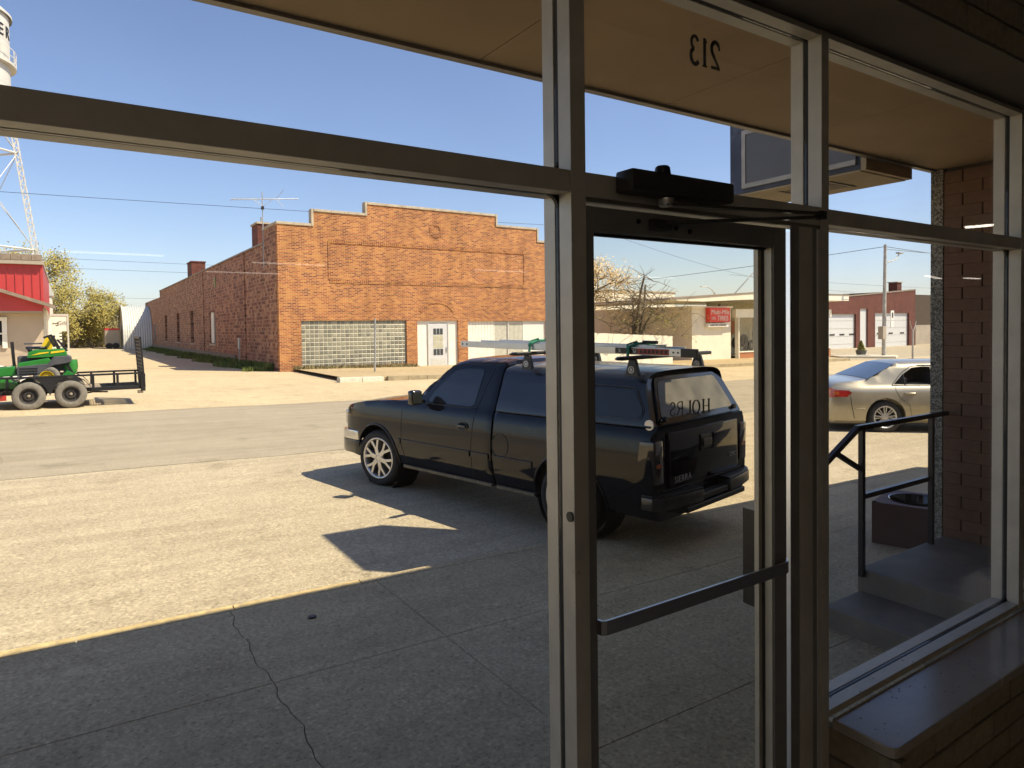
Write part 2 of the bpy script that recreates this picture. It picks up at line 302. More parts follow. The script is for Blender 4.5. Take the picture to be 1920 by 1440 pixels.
# ------------------------------------------------------------------ builders
class MB:
    def __init__(s): s.v = []; s.f = []; s.mi = []; s.cur = 0
    def add(s, vs, fs):
        n = len(s.v); s.v += [tuple(p) for p in vs]; s.f += [tuple(i+n for i in f) for f in fs]; s.mi += [s.cur]*len(fs); return s
    def box(s, x0, x1, y0, y1, z0, z1):
        if x0 > x1: x0, x1 = x1, x0
        if y0 > y1: y0, y1 = y1, y0
        if z0 > z1: z0, z1 = z1, z0
        vs = [(x, y, z) for z in (z0, z1) for y in (y0, y1) for x in (x0, x1)]
        return s.add(vs, [(0, 2, 3, 1), (4, 5, 7, 6), (0, 1, 5, 4), (2, 6, 7, 3), (0, 4, 6, 2), (1, 3, 7, 5)])
    def beam(s, p0, p1, w, h=None, upv=(0, 0, 1)):
        p0, p1 = Vector(p0), Vector(p1); d = (p1-p0).normalized(); u = Vector(upv)
        if abs(d.dot(u)) > .98: u = Vector((1, 0, 0))
        a = d.cross(u).normalized()*w/2; b = a.cross(d).normalized()*(h or w)/2
        vs = [p+a*i+b*j for p in (p0, p1) for j in (-1, 1) for i in (-1, 1)]
        return s.add(vs, [(0, 2, 3, 1), (4, 5, 7, 6), (0, 1, 5, 4), (2, 6, 7, 3), (0, 4, 6, 2), (1, 3, 7, 5)])
    def tube(s, pts, r, n=8, cap=True):
        pts = [Vector(p) for p in pts]; rs = r if isinstance(r, (list, tuple)) else [r]*len(pts)
        vs = []; fs = []; pa = None
        for i, p in enumerate(pts):
            d = (pts[min(i+1, len(pts)-1)]-pts[max(i-1, 0)])
            d = d.normalized() if d.length > 1e-9 else Vector((0, 0, 1))
            if pa is None: u = Vector((0, 0, 1)) if abs(d.z) < .95 else Vector((1, 0, 0)); a = d.cross(u).normalized()
            else:
                a = pa-d*pa.dot(d); a = a.normalized() if a.length > 1e-6 else d.orthogonal().normalized()
            pa = a; b = d.cross(a)
            for k in range(n): t = 2*math.pi*k/n; vs.append(p+(a*math.cos(t)+b*math.sin(t))*rs[i])
        for i in range(len(pts)-1):
            for k in range(n): fs.append((i*n+k, i*n+(k+1) % n, (i+1)*n+(k+1) % n, (i+1)*n+k))
        if cap: fs.append(tuple(range(n-1, -1, -1))); fs.append(tuple((len(pts)-1)*n+k for k in range(n)))
        return s.add(vs, fs)
    def lathe(s, prof, c=(0, 0, 0), axis='z', n=32, closed=False):
        # prof: (radius, height along the axis)
        vs = []; fs = []
        for (r, h) in prof:
            for k in range(n):
                t = 2*math.pi*k/n; a, b = r*math.cos(t), r*math.sin(t)
                p = {'z': (a, b, h), 'y': (a, h, b), 'x': (h, a, b)}[axis]
                vs.append((p[0]+c[0], p[1]+c[1], p[2]+c[2]))
        m_ = len(prof); rng = m_ if closed else m_-1
        for i in range(rng):
            j = (i+1) % m_
            for k in range(n): fs.append((i*n+k, i*n+(k+1) % n, j*n+(k+1) % n, j*n+k))
        return s.add(vs, fs)
    def prism(s, poly, a0, a1, axis='y'):
        # poly: 2D points in the plane across the axis: y->(x,z) ; x->(y,z) ; z->(x,y)
        def P(p, a): return {'y': (p[0], a, p[1]), 'x': (a, p[0], p[1]), 'z': (p[0], p[1], a)}[axis]
        n = len(poly); vs = [P(p, a0) for p in poly]+[P(p, a1) for p in poly]
        fs = [tuple(range(n)), tuple(range(2*n-1, n-1, -1))]+[(i, n+i, n+(i+1) % n, (i+1) % n) for i in range(n)]
        return s.add(vs, fs)
    def quad(s, *ps): return s.add(ps, [tuple(range(len(ps)))])
    def build(s, name, m_, parent=None, smooth=False, bevel=0, kind=None, loc=None, fixn=True, auto=False):
        me = bpy.data.meshes.new(name)
        off = Vector((0, 0, 0))
        if parent is not None and parent.name in W: off = Vector(W[parent.name])
        if loc is not None: off = Vector(loc)
        me.from_pydata([tuple(Vector(p)-off) for p in s.v], [], s.f)
        ms = m_ if isinstance(m_, (list, tuple)) else [m_]
        for q in ms: me.materials.append(M[q] if isinstance(q, str) else q)
        if len(ms) > 1:
            for p, i in zip(me.polygons, s.mi): p.material_index = i
        if fixn or bevel:
            bm = bmesh.new(); bm.from_mesh(me)
            if bevel:
                bmesh.ops.bevel(bm, geom=[e for e in bm.edges if len(e.link_faces) == 2 and e.calc_face_angle(0) > .5], offset=bevel, segments=2, affect='EDGES', profile=.6)
            if fixn: bmesh.ops.recalc_face_normals(bm, faces=bm.faces)
            bm.to_mesh(me); bm.free()
        if smooth:
            for p in me.polygons: p.use_smooth = True
            if auto:
                me.set_sharp_from_angle(angle=R(35))
        o = bpy.data.objects.new(name, me); col.objects.link(o)
        if loc is not None and parent is None: o.location = loc
        if parent is not None:
            o.parent = parent
            if parent.name in W: W[o.name] = W[parent.name]
        if kind: o['kind'] = kind
        return o
def tag(o, label, cat, group=None):
    o['label'] = label; o['category'] = cat
    if group: o['group'] = group
    return o
W = {}   # things whose parts are written in world coordinates
def thing(name, label, cat, loc=(0, 0, 0), rz=0., group=None, world=False):
    o = bpy.data.objects.new(name, None); col.objects.link(o); o.location = loc; o.rotation_euler = (0, 0, rz)
    o.empty_display_size = .1; tag(o, label, cat, group)
    if world: W[o.name] = tuple(loc)
    return o
def copy_tree(o, parent=None):
    c = o.copy(); col.objects.link(c)
    if parent: c.parent = parent
    for ch in list(o.children): copy_tree(ch, c)
    return c
def scaled(o): o.scale = (1, .985, .985); return o
def piece(name, me, loc, parent, scale=None):
    o = bpy.data.objects.new(name, me); col.objects.link(o); o.parent = parent; o.location = loc
    if scale: o.scale = scale
    return o
def boolean(o, cutters):
    par = o.parent; o.parent = None; bpy.context.view_layer.update()
    for c in cutters:
        md = o.modifiers.new('b', 'BOOLEAN'); md.object = c; md.operation = 'DIFFERENCE'; md.solver = 'EXACT'
    dg = bpy.context.evaluated_depsgraph_get(); ev = o.evaluated_get(dg); me = bpy.data.meshes.new_from_object(ev)
    o.modifiers.clear(); o.data = me; o.parent = par
    for c in cutters: bpy.data.objects.remove(c)
    return o
def text(name, body, size, mtx, m_, parent=None, extrude=.002, spacing=1., shear=0.):
    cu = bpy.data.curves.new(name, 'FONT'); cu.body = body; cu.size = size; cu.extrude = extrude; cu.space_character = spacing
    cu.shear = shear; cu.align_x = 'CENTER'; cu.align_y = 'CENTER'
    t = bpy.data.objects.new('tmp', cu); col.objects.link(t)
    bpy.context.view_layer.update()
    me = bpy.data.meshes.new_from_object(t.evaluated_get(bpy.context.evaluated_depsgraph_get()))
    bpy.data.objects.remove(t)
    me.transform(mtx); me.materials.clear(); me.materials.append(M[m_])
    o = bpy.data.objects.new(name, me); col.objects.link(o)
    if parent is not None: o.parent = parent
    return o
def frame(xdir, ydir, o):
    x, y = Vector(xdir).normalized(), Vector(ydir).normalized(); z = x.cross(y); mm = Matrix.Identity(4)
    for i in range(3): mm[i][0] = x[i]; mm[i][1] = y[i]; mm[i][2] = z[i]; mm[i][3] = o[i]
    return mm
def off(p, parent): return tuple(Vector(p)-Vector(W[parent.name]))
def g(x, y): return .011*min(max(y, 0), 34.3)-.85*math.tanh(x/36.5)
def S(x): return .14-.85*math.tanh(x/36.5)
def sheet(xs, ys, zf):
    b = MB(); b.v = [(x, y, zf(x, y)) for y in ys for x in xs]; n = len(xs)
    b.f = [(j*n+i, j*n+i+1, (j+1)*n+i+1, (j+1)*n+i) for j in range(len(ys)-1) for i in range(n-1)]; b.mi = [0]*len(b.f); return b
def lin(a, b, n): return [a+(b-a)*i/n for i in range(n+1)]

# ================================================================== SETTING
xs = [-160, -90, -50, -30, -20]+lin(-15, 60, 50)+[70, 85, 105, 140, 190, 260, 400]
ys = [-60, -30, -10]+lin(0, 40, 40)+[45, 52, 60, 70, 80, 95, 110, 130, 160, 200, 280, 400, 600]
o = sheet(xs, ys, g).build('parking_lot', 'lot', kind='structure', smooth=True, fixn=False)
rx = [-60, -40, -25]+lin(-15, 45, 60)+[55, 70, 90, 130]
def wob(x, k): return .05*math.sin(x*1.7+k)+.03*math.sin(x*4.3+k*2)
b = MB(); rows = []
for t in lin(0, 1, 10):
    for x in rx:
        y0 = 11.85+wob(x, 0); y1 = 19.75+wob(x, 3)+.04*max(0, -x); y = y0+(y1-y0)*t
        b.v.append((x, y, g(x, y)+.005+.03*math.sin(math.pi*t)))
n = len(rx)
b.f = [(j*n+i, j*n+i+1, (j+1)*n+i+1, (j+1)*n+i) for j in range(10) for i in range(n-1)]; b.mi = [0]*len(b.f)
b.build('road', 'road', kind='structure', smooth=True, fixn=False)
# centre line paint on the right part of the road
b = MB()
for y in (16.0, 16.25):
    x = 22.
    while x < 60:
        b.quad(*[(xx, yy, g(xx, yy)+.042) for xx, yy in ((x, y), (x+2.9, y), (x+2.9, y+.1), (x, y+.1))]); x += 3.
b.build('road_marking', 'yellow_paint', kind='structure', fixn=False)
# gravel shoulder and alley across the road
gx = [-60, -40, -25]+lin(-15, 9.2, 40)
b = MB()
ysg = [19.7]+lin(20.2, 34, 16)+[40, 50, 60, 75, 90, 120]
b.v = [(x, y if j else y+wob(x, 3)+.04*max(0, -x), g(x, y)+.009) for j, y in enumerate(ysg) for x in gx]; n = len(gx)
b.f = [(j*n+i, j*n+i+1, (j+1)*n+i+1, (j+1)*n+i) for j in range(len(ysg)-1) for i in range(n-1)]; b.mi = [0]*len(b.f)
b.build('gravel_yard', 'gravel', kind='structure', smooth=True, fixn=False)
b = MB(); gx2 = lin(9.2, 60, 50)
ysg = [19.7, 21, 23, 25, 26.55]
b.v = [(x, y if j else y+wob(x, 3), g(x, y)+.009) for j, y in enumerate(ysg) for x in gx2]; n = len(gx2)
b.f = [(j*n+i, j*n+i+1, (j+1)*n+i+1, (j+1)*n+i) for j in range(len(ysg)-1) for i in range(n-1)]; b.mi = [0]*len(b.f)
b.build('road_shoulder', 'gravel', kind='structure', smooth=True, fixn=False)
# far pavement in front of the brick building, with its kerb
b = MB(); fx = lin(9.4, 46, 40)
def fz(x): return g(x, 27)+.17
for x in fx:
    y0 = 26.7
    b.v += [(x, y0, g(x, y0)-.05), (x, y0, fz(x)-.0), (x, 30.5, fz(x)+.03), (x, 34.2 if x < 27 else 31.2, fz(x)+.05)]
for i in range(len(fx)-1):
    for k in range(3): b.f.append((i*4+k, (i+1)*4+k, (i+1)*4+k+1, i*4+k+1)); b.mi.append(0)
b.build('far_pavement', 'farwalk', kind='structure', fixn=False)
b = MB()
for i in range(0, len(fx)-1):
    x0, x1 = fx[i]+.01, fx[i+1]-.01
    if x0 < 11: continue
    b.add([(x, y, z) for x in (x0, x1) for (y, z) in ((26.5, g(x, 26)-.05), (26.52, fz(x)+.01), (26.7, fz(x)+.015), (26.7, g(x, 26)-.05))], [(0, 1, 5, 4), (1, 2, 6, 5), (2, 3, 7, 6), (0, 3, 2, 1), (4, 5, 6, 7)])
b.build('far_kerb', 'tan_kerb', kind='structure')
wk = thing('painted_kerb', 'white painted concrete kerb block at the corner across the road, below the thin metal post', 'kerb', (10, 26.6, .1), world=True)
for k in range(2):
    x0 = 9.1+k*.95; x1 = x0+.93
    MB().add([(x, y, z) for x in (x0, x1) for (y, z) in ((26.35, g(x, 26)-.1), (26.38, fz(x)+.02), (26.75, fz(x)+.02), (26.8, g(x, 26)-.1))], [(0, 1, 5, 4), (1, 2, 6, 5), (2, 3, 7, 6), (0, 3, 2, 1), (4, 5, 6, 7)]).build('kerb_stone', 'white_kerb', wk, bevel=.02)
# near pavement: concrete slabs, kerb
bed = MB(); sx = lin(-6, 16, 22)
bed.v = [(x, y, S(x)-.012) for y in (.9, 5.35) for x in sx]; n = len(sx); bed.f = [(i, i+1, n+i+1, n+i) for i in range(n-1)]; bed.mi = [0]*(n-1)
walk = bed.build('pavement', 'joint_dirt', kind='structure', fixn=False)
jx = [-6, -4.4, -2.7, -.85, .96, 2.12, 3.35, 4.6, 6.0, 7.6, 9.3, 11, 12.8, 14.5, 16]; jy = [1.4, 2.55, 4.08, 5.33]
for i in range(len(jx)-1):
    for j in range(3):
        gp = .003; b = MB(); n = 6
        x0, x1, y0, y1 = jx[i]+gp, jx[i+1]-gp, jy[j]+gp, jy[j+1]-gp
        # a wandering crack replaces the straight joint near the kerb
        w0 = (lambda y: (.012*math.sin(y*2.3)+.014*math.sin(y*11)+.008*math.sin(y*27)) if i in (4,) else 0); w1 = (lambda y: (.012*math.sin(y*2.3)+.014*math.sin(y*11)+.008*math.sin(y*27)) if i in (3,) else 0)
        for y in lin(y0, y1, 20):
            b.v += [(x0+w0(y), y, S(x0)), (x1+w1(y), y, S(x1)), (x0+w0(y), y, S(x0)-.05), (x1+w1(y), y, S(x1)-.05)]
        for k in range(20):
            a = k*4; c = a+4
            b.f += [(a, a+1, c+1, c), (a, c, c+2, a+2), (a+1, a+3, c+3, c+1)]; b.mi += [0]*3
        b.f += [(0, 2, 3, 1), (80, 81, 83, 82)]; b.mi += [0]*2
        b.build('slab', 'concrete', walk)
ky = 5.46
for k in range(22):
    x0 = -6+k+.004; x1 = x0+.99
    yy = lambda x: 5.335
    MB().add([(x, y, z) for x in (x0, x1) for (y, z) in ((5.34, S(x)-.1), (5.34, S(x)-.002), (ky-.03, S(x)+.002), (ky, S(x)-.02), (ky+.01, g(x, 5.5)-.05))],
             [(0, 1, 6, 5), (1, 2, 7, 6), (2, 3, 8, 7), (3, 4, 9, 8), (0, 4, 3, 2, 1), (5, 6, 7, 8, 9)]).build('kerb_stone', 'yellow_kerb' if x0 < 2.0 else 'concrete', walk)
MB().lathe([(0, .0), (.035, .004), (.03, .012), (0, .016)], c=(1.44, 4.88, S(1.44)+.001), n=7).build('dead_leaf', 'black_trim', kind='stuff')

# ------------------------------------------------------------------ the shop we stand in
FZ = .2; Y0 = 1.28
MB().box(-10, 28, -17, 1.39, .0, FZ).build('shop_floor', 'floor_in', kind='structure')
MB().box(-10, 28, -17, 1.2, 3.72, 3.8).build('shop_ceiling', 'interior', kind='structure')
b = MB(); b.box(-10.2, -10, -17, 1.4, 0, 3.8); b.box(28, 28.2, -17, 1.4, 0, 3.8); b.box(-10.2, 28.2, -17.2, -17, 0, 3.8); b.box(6.4, 28.2, 1.1, 1.4, 0, 3.8); b.box(-10, -8.2, 1.1, 1.4, 0, 3.8)
b.build('shop_wall', 'interior', kind='structure')
hd = thing('brick_bulkhead', 'tan brick wall above the shop window with a smooth dark soffit under it', 'wall', (2, 1.1, 3.16), world=True)
MB().box(-8.2, 6.4, 1.085, 1.385, 3.158, 4.9).build('wall_core', 'mortar_tan', hd)
MB().box(-8.2, 6.4, 1.05, 1.279, 3.150, 3.157).build('soffit', 'interior_dark', hd)
MB().box(-8.2, 6.4, 1.386, 1.4, 3.22, 4.9).build('outer_skin', 'fascia', hd)
bl, bh = .295, .098
bme = MB().box(-.142, .142, -.02, .02, -.0445, .0445).build('brick', 'tan_brick', bevel=.003); bmesh_brick = bme.data; bpy.data.objects.remove(bme)
for r in range(6):
    x = .3+(r % 2)*bl/2
    while x < 4.9:
        piece('brick', bmesh_brick, off((x, 1.07+random.uniform(-.0015, .0015), 3.158+bh/2+r*bh), hd), hd); x += bl
kw = thing('window_knee_wall', 'tan brick knee wall under the polished stone ledge right of the door', 'wall', (3.6, 1.2, FZ), world=True)
MB().box(2.135, 6.4, 1.125, 1.27, FZ, .845).build('wall_core', 'mortar_tan', kw)
for r in range(7):
    x = 2.255+(r % 2)*bl/2
    while x < 5.2:
        piece('brick', bmesh_brick, off((x, 1.108+random.uniform(-.0015, .0015), .84-bh/2-r*bh), kw), kw); x += bl
    z = .84-bh/2-r*bh
    piece('brick', bmesh_brick, off((2.115+.02, 1.2, z), kw), kw).rotation_euler = (0, 0, math.pi/2)
# stone ledge (rounded corner at its left end)
def ledge(x0, x1, rnd):
    p = [(x1, 1.273), (x0, 1.273)]
    if rnd: p += [(x0, 1.10)]+[(x0+.028-.028*math.cos(a), 1.093-.028*math.sin(a)) for a in lin(0, math.pi/2, 4)]
    else: p += [(x0, 1.065)]
    p += [(x1, 1.065)]
    MB().prism(p, .846, .880, 'z').build('ledge_stone', 'marble', kw, bevel=.004)
ledge(2.1, 2.852, True); ledge(2.856, 4.1, False); ledge(4.104, 6.3, False)
# ------------------------------------------------------------------ ceiling lights: reflected ones, and unseen left ones added to brighten the frames
for k, (x, y, dx, dy) in enumerate(((-.1, -11.7, 1.7, 0), (3.3, -12.3, 1.6, 0), (2.8, -15, 1.8, 0), (11.6, -2.2, .25, .8), (22.4, -7.8, 2.0, -.5), (24.9, -7.75, 1.0, 0), (8.5, -11.9, 1.6, 0), (14, -11.9, 1.6, 0), (-7, -4, 2.4, 0), (-7, -9, 2.4, 0), (-9.4, -12, 2.4, 0), (-9.4, -14.5, 2.4, 0), (-4.2, -1.6, 2.4, 0), (-8.2, -1.6, 2.4, 0), (-4.4, -3.8, 2.4, 0), (-4.8, -6.4, 2.4, 0), (-8.6, -6.4, 2.4, 0))):
    f = thing('ceiling_light', ['ceiling tube light reflected low in the sky of the left pane', 'ceiling tube light reflected on the brick corner', 'ceiling tube light reflected on the brick side wall', 'ceiling tube light nearest the window, reflected on the brown pier', 'ceiling tube light reflected beside the pebble edge', 'ceiling tube light reflected small on the pier', 'ceiling tube light at the back of the shop, middle', 'ceiling tube light at the back of the shop, right', 'unseen fill tube added over the left front of the shop', 'unseen fill tube added over the left back of the shop', 'unseen fill tube added at the left back of the shop, second from the back wall', 'unseen fill tube added in the left back corner of the shop', 'unseen fill tube added over the left front corner, next to the glass', 'unseen fill tube added furthest left beside the glass', 'unseen fill tube added in the second row from the glass, left of the camera', 'unseen fill tube added in the third row, left of the camera', 'unseen fill tube added in the third row, furthest left'][k], 'light', (x, y, 3.66), group='tube lights on the shop ceiling', world=True)
    d = Vector((dx, dy, 0)); 
    MB().beam((x, y, 3.69), Vector((x, y, 3.69))+d, .22, .05).build('housing', 'white_paint', f)
    MB().beam(Vector((x, y, 3.655))+d*.02, Vector((x, y, 3.655))+d*.98, .14, .018).build('lamp_tube', 'tube_dim' if y < -7 and x > -2 else 'tube', f)
# ------------------------------------------------------------------ storefront frame
sf = thing('storefront_frame', 'tan aluminium storefront frame with large panes, mullions and a transom bar', 'window', (1, 1.3, FZ), world=True)
YF, YB, YG = 1.28, 1.392, 1.338      # inner face, outer face, glass plane
TB0, TB1 = 2.525, 2.578              # transom bar
HB, HT = 3.13, 3.149
def post(x0, x1, z0, z1, nm='mullion'):
    # inner half, recessed dark gasket, outer half
    o = MB().box(x0, x1, YF, YG-.010, z0, z1).build(nm, 'alu', sf, bevel=.0015)
    b = MB().box(x0-.0, x1+.0, YG+.008, YB, z0, z1).build('mullion_cover', 'alu', o, bevel=.002)
    MB().box(x0+.004, x1-.004, YG-.010, YG+.008, z0, z1).build('gasket', 'gasket', o)
    return o
def bar(x0, x1, z0, z1, nm='transom_bar'):
    o = MB().box(x0, x1, YF+.002, YG-.010, z0, z1).build(nm, 'alu', sf, bevel=.0015)
    MB().box(x0, x1, YG+.008, YB-.002, z0, z1).build('bar_cover', 'alu', o, bevel=.0015)
    MB().box(x0, x1, YG-.010, YG+.008, z0+.004, z1-.004).build('gasket', 'gasket', o)
    return o
post(-1.50, -1.45, FZ, HT); post(1.02, 1.066, FZ, HT); post(2.055, 2.095, FZ, HT); post(3.600, 3.65, .88, HT); post(5.6, 5.65, .88, HT)
bar(-1.448, 1.018, TB0, TB1); bar(1.068, 2.053, TB0-.006, TB1); bar(2.097, 3.598, TB0, TB1-.002); bar(3.652, 5.598, TB0, TB1-.002)
bar(-1.448, 1.018, HB, HT-.001, 'header'); bar(1.068, 2.053, HB, HT-.001, 'header'); bar(2.097, 3.598, HB, HT-.001, 'header'); bar(3.652, 5.598, HB, HT-.001, 'header')
bar(-1.448, 1.018, .22, .27, 'sill'); bar(2.097, 3.598, .881, .905, 'sill'); bar(3.652, 5.598, .881, .905, 'sill')
# rounded gasket corners
def corner(x, z, sx, sz, r=.030):
    p = [(x, z)]+[(x+sx*r*(1-math.sin(a)), z+sz*r*(1-math.cos(a))) for a in lin(0, math.pi/2, 6)]
    MB().prism([(q[0], q[1]) for q in p], YG-.006, YG+.006, 'y').build('gasket_corner', 'gasket', sf)
corner(1.02, TB0, -1, -1); corner(1.02, TB1, -1, 1); corner(3.6, .905, -1, 1); corner(3.6, TB0-.001, -1, -1)
def pane(x0, x1, z0, z1, mm='pane'):
    return MB().box(x0, x1, YG-.003, YG+.003, z0, z1).build('pane', mm, sf)
for k in range(3):  # glazing carried on left out of view to let in more daylight
    x0 = -8.2+k*2.23; post(x0, x0+.05, FZ, HT); pane(x0+.05, x0+2.23, .27, TB0); pane(x0+.05, x0+2.23, TB1, HB); bar(x0+.052, x0+2.228, TB0, TB1); bar(x0+.052, x0+2.228, .22, .27, 'sill')
pane(-1.45, 1.02, .27, TB0); pane(-1.45, 1.02, TB1, HB); tp = pane(1.066, 2.055, TB1, HB); pane(2.095, 3.6, .905, TB0); pane(2.095, 3.6, TB1, HB); pane(3.65, 5.6, .905, TB0); pane(3.65, 5.6, TB1, HB)
# key cylinder on the left mullion of the door, screws on the right one
MB().lathe([(0, -.004), (.0125, -.004), (.0125, 0), (.0, .001)], c=(1.0198, 1.2955, 1.735), axis='x', n=16).build('key_cylinder', 'black_trim', sf, smooth=False)
MB().lathe([(0, -.003), (.004, -.003), (.004, 0), (0, 0)], c=(2.0548, 1.305, 2.42), axis='x', n=8).build('screw', 'black_trim', sf)
MB().lathe([(0, -.003), (.004, -.003), (.004, 0), (0, 0)], c=(2.0548, 1.305, 1.42), axis='x', n=8).build('screw', 'black_trim', sf)
MB().box(2.051, 2.0548, 1.30, 1.315, 1.93, 1.99).build('strike_plate', 'black_trim', sf)
# debris along the sill
b = MB()
for k in range(40):
    x = 2.12+abs(random.gauss(0, .5)); y = random.uniform(1.1, 1.33); z = .9055 if y > 1.28 else .8805; r = random.uniform(.0012, .0035)
    if x < 3.5: b.lathe([(0, .0), (r, .0005), (0, .002)], c=(x, y, z), n=6)
b.build('dust_crumbs', 'black_trim', kind='stuff')
# letters: strokes with thick and thin parts
def stroke(b, pts, ws, y0, y1):
    L = []; Rr = []
    for i, p in enumerate(pts):
        a = Vector(pts[max(i-1, 0)]); c = Vector(pts[min(i+1, len(pts)-1)]); d = (c-a).normalized(); n_ = Vector((-d.y, d.x))
        w_ = (ws[i] if isinstance(ws, list) else ws)/2; L.append(Vector(p)+n_*w_); Rr.append(Vector(p)-n_*w_)
    for i in range(len(pts)-1):
        b.prism([L[i], L[i+1], Rr[i+1], Rr[i]], y0, y1, 'y')
def arc(cx, cy, rx, ry, a0, a1, n=14): return [(cx+rx*math.cos(R(a)), cy+ry*math.sin(R(a))) for a in lin(a0, a1, n)]
def glyph(ch, x, z, h, wd, y0, y1, thin=1.):
    # the lettering faces the street, so from inside every glyph runs from high x to low x
    b = MB(); T = .17*thin; t = .05
    def sx(p): return [(x-u*wd*h, z+v*h) for u, v in p]
    def st(p, ws): stroke(b, sx(p), [q*h for q in ws] if isinstance(ws, list) else ws*h, y0, y1)
    if ch == 'H':
        for u in (.16, .84): st([(u, 0), (u, 1)], T); st([(u-.17, .015), (u+.17, .015)], t); st([(u-.17, .985), (u+.17, .985)], t)
        st([(.16, .5), (.84, .5)], t)
    elif ch == 'O':
        p = arc(.5, .5, .42, .48, 0, 360, 28); st(p, [t+(T-t)*abs(math.cos(2*math.pi*i/28)) for i in range(29)])
    elif ch == 'J':
        p = [(.2, 1), (.2, .35)]+arc(.5, .33, .3, .32, 180, 330, 8); st(p, [T, T]+[T-(T-t)*i/8 for i in range(9)]); st([(.03, .985), (.37, .985)], t)
    elif ch == 'R':
        st([(.2, 0), (.2, 1)], T*.5); st([(.2, .97), (.55, .97)]+arc(.55, .74, .27, .23, 90, -90, 8)+[(.2, .5)], T*.45); st([(.5, .5), (.92, .02)], T*.5); st([(.03, .015), (.37, .015)], t)
    elif ch == 'S':
        p = [(.82, .8)]+arc(.5, .74, .3, .23, 20, 250, 10)+arc(.5, .26, .32, .24, 75, -160, 10)+[(.16, .2)]; st(p, T*.55)
    elif ch == '2':
        p = [(.18, .72)]+arc(.5, .72, .33, .26, 170, -35, 12)+[(.2, .07)]; st(p, [T*.6]*3+[T]*(len(p)-4)+[T*.6]); st([(.14, .06), (.88, .06)], T*.75)
    elif ch == '1':
        st([(.5, 0), (.5, 1)], T); st([(.25, .015), (.75, .015)], t); st([(.5, .98), (.28, .86)], t*1.4)
    elif ch == '3':
        st([(.2, .82)]+arc(.48, .75, .27, .22, 150, -80, 10), T*.8); st(arc(.47, .27, .33, .27, 80, -150, 12), T)
    return b
YL0, YL1 = YG+.0035, YG+.005
for ch, x in (('2', 1.642), ('1', 1.590), ('3', 1.552)):
    glyph(ch, x, 2.952, .082, .62 if ch != '1' else .5, YL0, YL1, .85).build('number_'+{'2': 'two', '1': 'one', '3': 'three'}[ch], 'printed', tp)

# ------------------------------------------------------------------ door
dr = thing('glass_door', 'dark framed glass door with a push bar, HOURS lettering and a bright gap at its edge', 'door', (1.1, 1.3, FZ), world=True)
LX0, LX1, LT = 1.072, 1.885, 2.500
MB().box(LX0, LX0+.030, 1.294, 1.345, .21, LT).build('stile', 'door_dark', dr, bevel=.002)
rs = MB().box(LX1-.062, LX1, 1.294, 1.338, .21, LT).build('stile', 'door_dark', dr, bevel=.002)
MB().box(LX0+.030, LX1-.062, 1.296, 1.338, LT-.062, LT).build('top_rail', 'door_dark', dr, bevel=.002)
MB().box(LX0+.030, LX1-.062, 1.296, 1.338, .21, .36).build('bottom_rail', 'door_dark', dr, bevel=.002)
MB().box(LX1-.066, LX1-.0625, 1.30, 1.3255, .36, LT-.063).build('glazing_bead', 'alu', dr)
MB().box(LX1-.083, LX1-.0625, 1.336, 1.352, .36, LT-.063).build('glazing_bead', 'alu', dr)
dp = MB().box(LX0+.03, LX1-.0625, 1.3265, 1.3315, .36, LT-.0625).build('pane', 'door_pane', dr)
MB().box(LX1-.0665, LX1-.0625, 1.3255, 1.336, .36, LT-.063).build('glazing_gasket', 'gasket', dr)
MB().box(LX0+.03, LX1-.0625, 1.32, 1.338, LT-.0675, LT-.0625).build('glazing_gasket', 'gasket', dr)
for ch, x, wd in (('H', 1.574, .86), ('O', 1.531, .84), ('J', 1.494, .66), ('R', 1.463, .78), ('S', 1.432, .72)):
    glyph(ch, x, 1.945, .040, wd, 1.332, 1.3335, .85).build('letter_'+ch.lower() if ch != 'J' else 'letter_u', 'printed', dp)
# door jamb and head: jamb side set back and polished to mirror daylight in the gap
MB().box(1.068, 2.053, YF+.004, YF+.013, 2.5075, TB0-.0065).build('door_head', 'alu_dark', sf)
MB().box(LX1+.009, 2.03, 1.283, 1.2865, FZ, 2.507).build('door_jamb', 'door_dark', sf)
MB().box(2.0, 2.0545, 1.2925, YB-.002, FZ, 2.5065).build('jamb_side', 'polished', sf)
MB().box(LX1+.05, 2.0, YF-.002, 1.2825, FZ, 2.507).build('jamb_channel', 'alu', sf)
# push bar with rounded end
pb = MB(); path = [(1.052, 1.288), (1.068, 1.245)]+[(1.085, 1.225)]+[(x, 1.222) for x in lin(1.15, 1.70, 4)]+[(1.755+.045*math.sin(a), 1.265-.045*math.cos(a)) for a in lin(0, math.pi/2*1.15, 8)]+[(1.797, 1.294)]
def ribbon(b, path, th, z0, z1):
    L = []; Rr = []
    for i, p in enumerate(path):
        a = Vector(path[max(i-1, 0)]); c = Vector(path[min(i+1, len(path)-1)]); d = (c-a).normalized(); n_ = Vector((-d.y, d.x))*th/2
        L.append(Vector(p)+n_); Rr.append(Vector(p)-n_)
    n = len(path); vs = [(q.x, q.y, z) for z in (z0, z1) for q in L+Rr]
    fs = []
    for i in range(n-1):
        fs += [(i, i+1, n+i+1, n+i), (2*n+i, 3*n+i, 3*n+i+1, 2*n+i+1), (i, 2*n+i, 2*n+i+1, i+1), (n+i, n+i+1, 3*n+i+1, 3*n+i)]
    fs += [(0, n, 3*n, 2*n), (n-1, 3*n-1, 4*n-1, 2*n-1)]
    b.add(vs, fs)
path[0] = (1.082, 1.294); path[1] = (1.083, 1.24); path[2] = (1.092, 1.226)
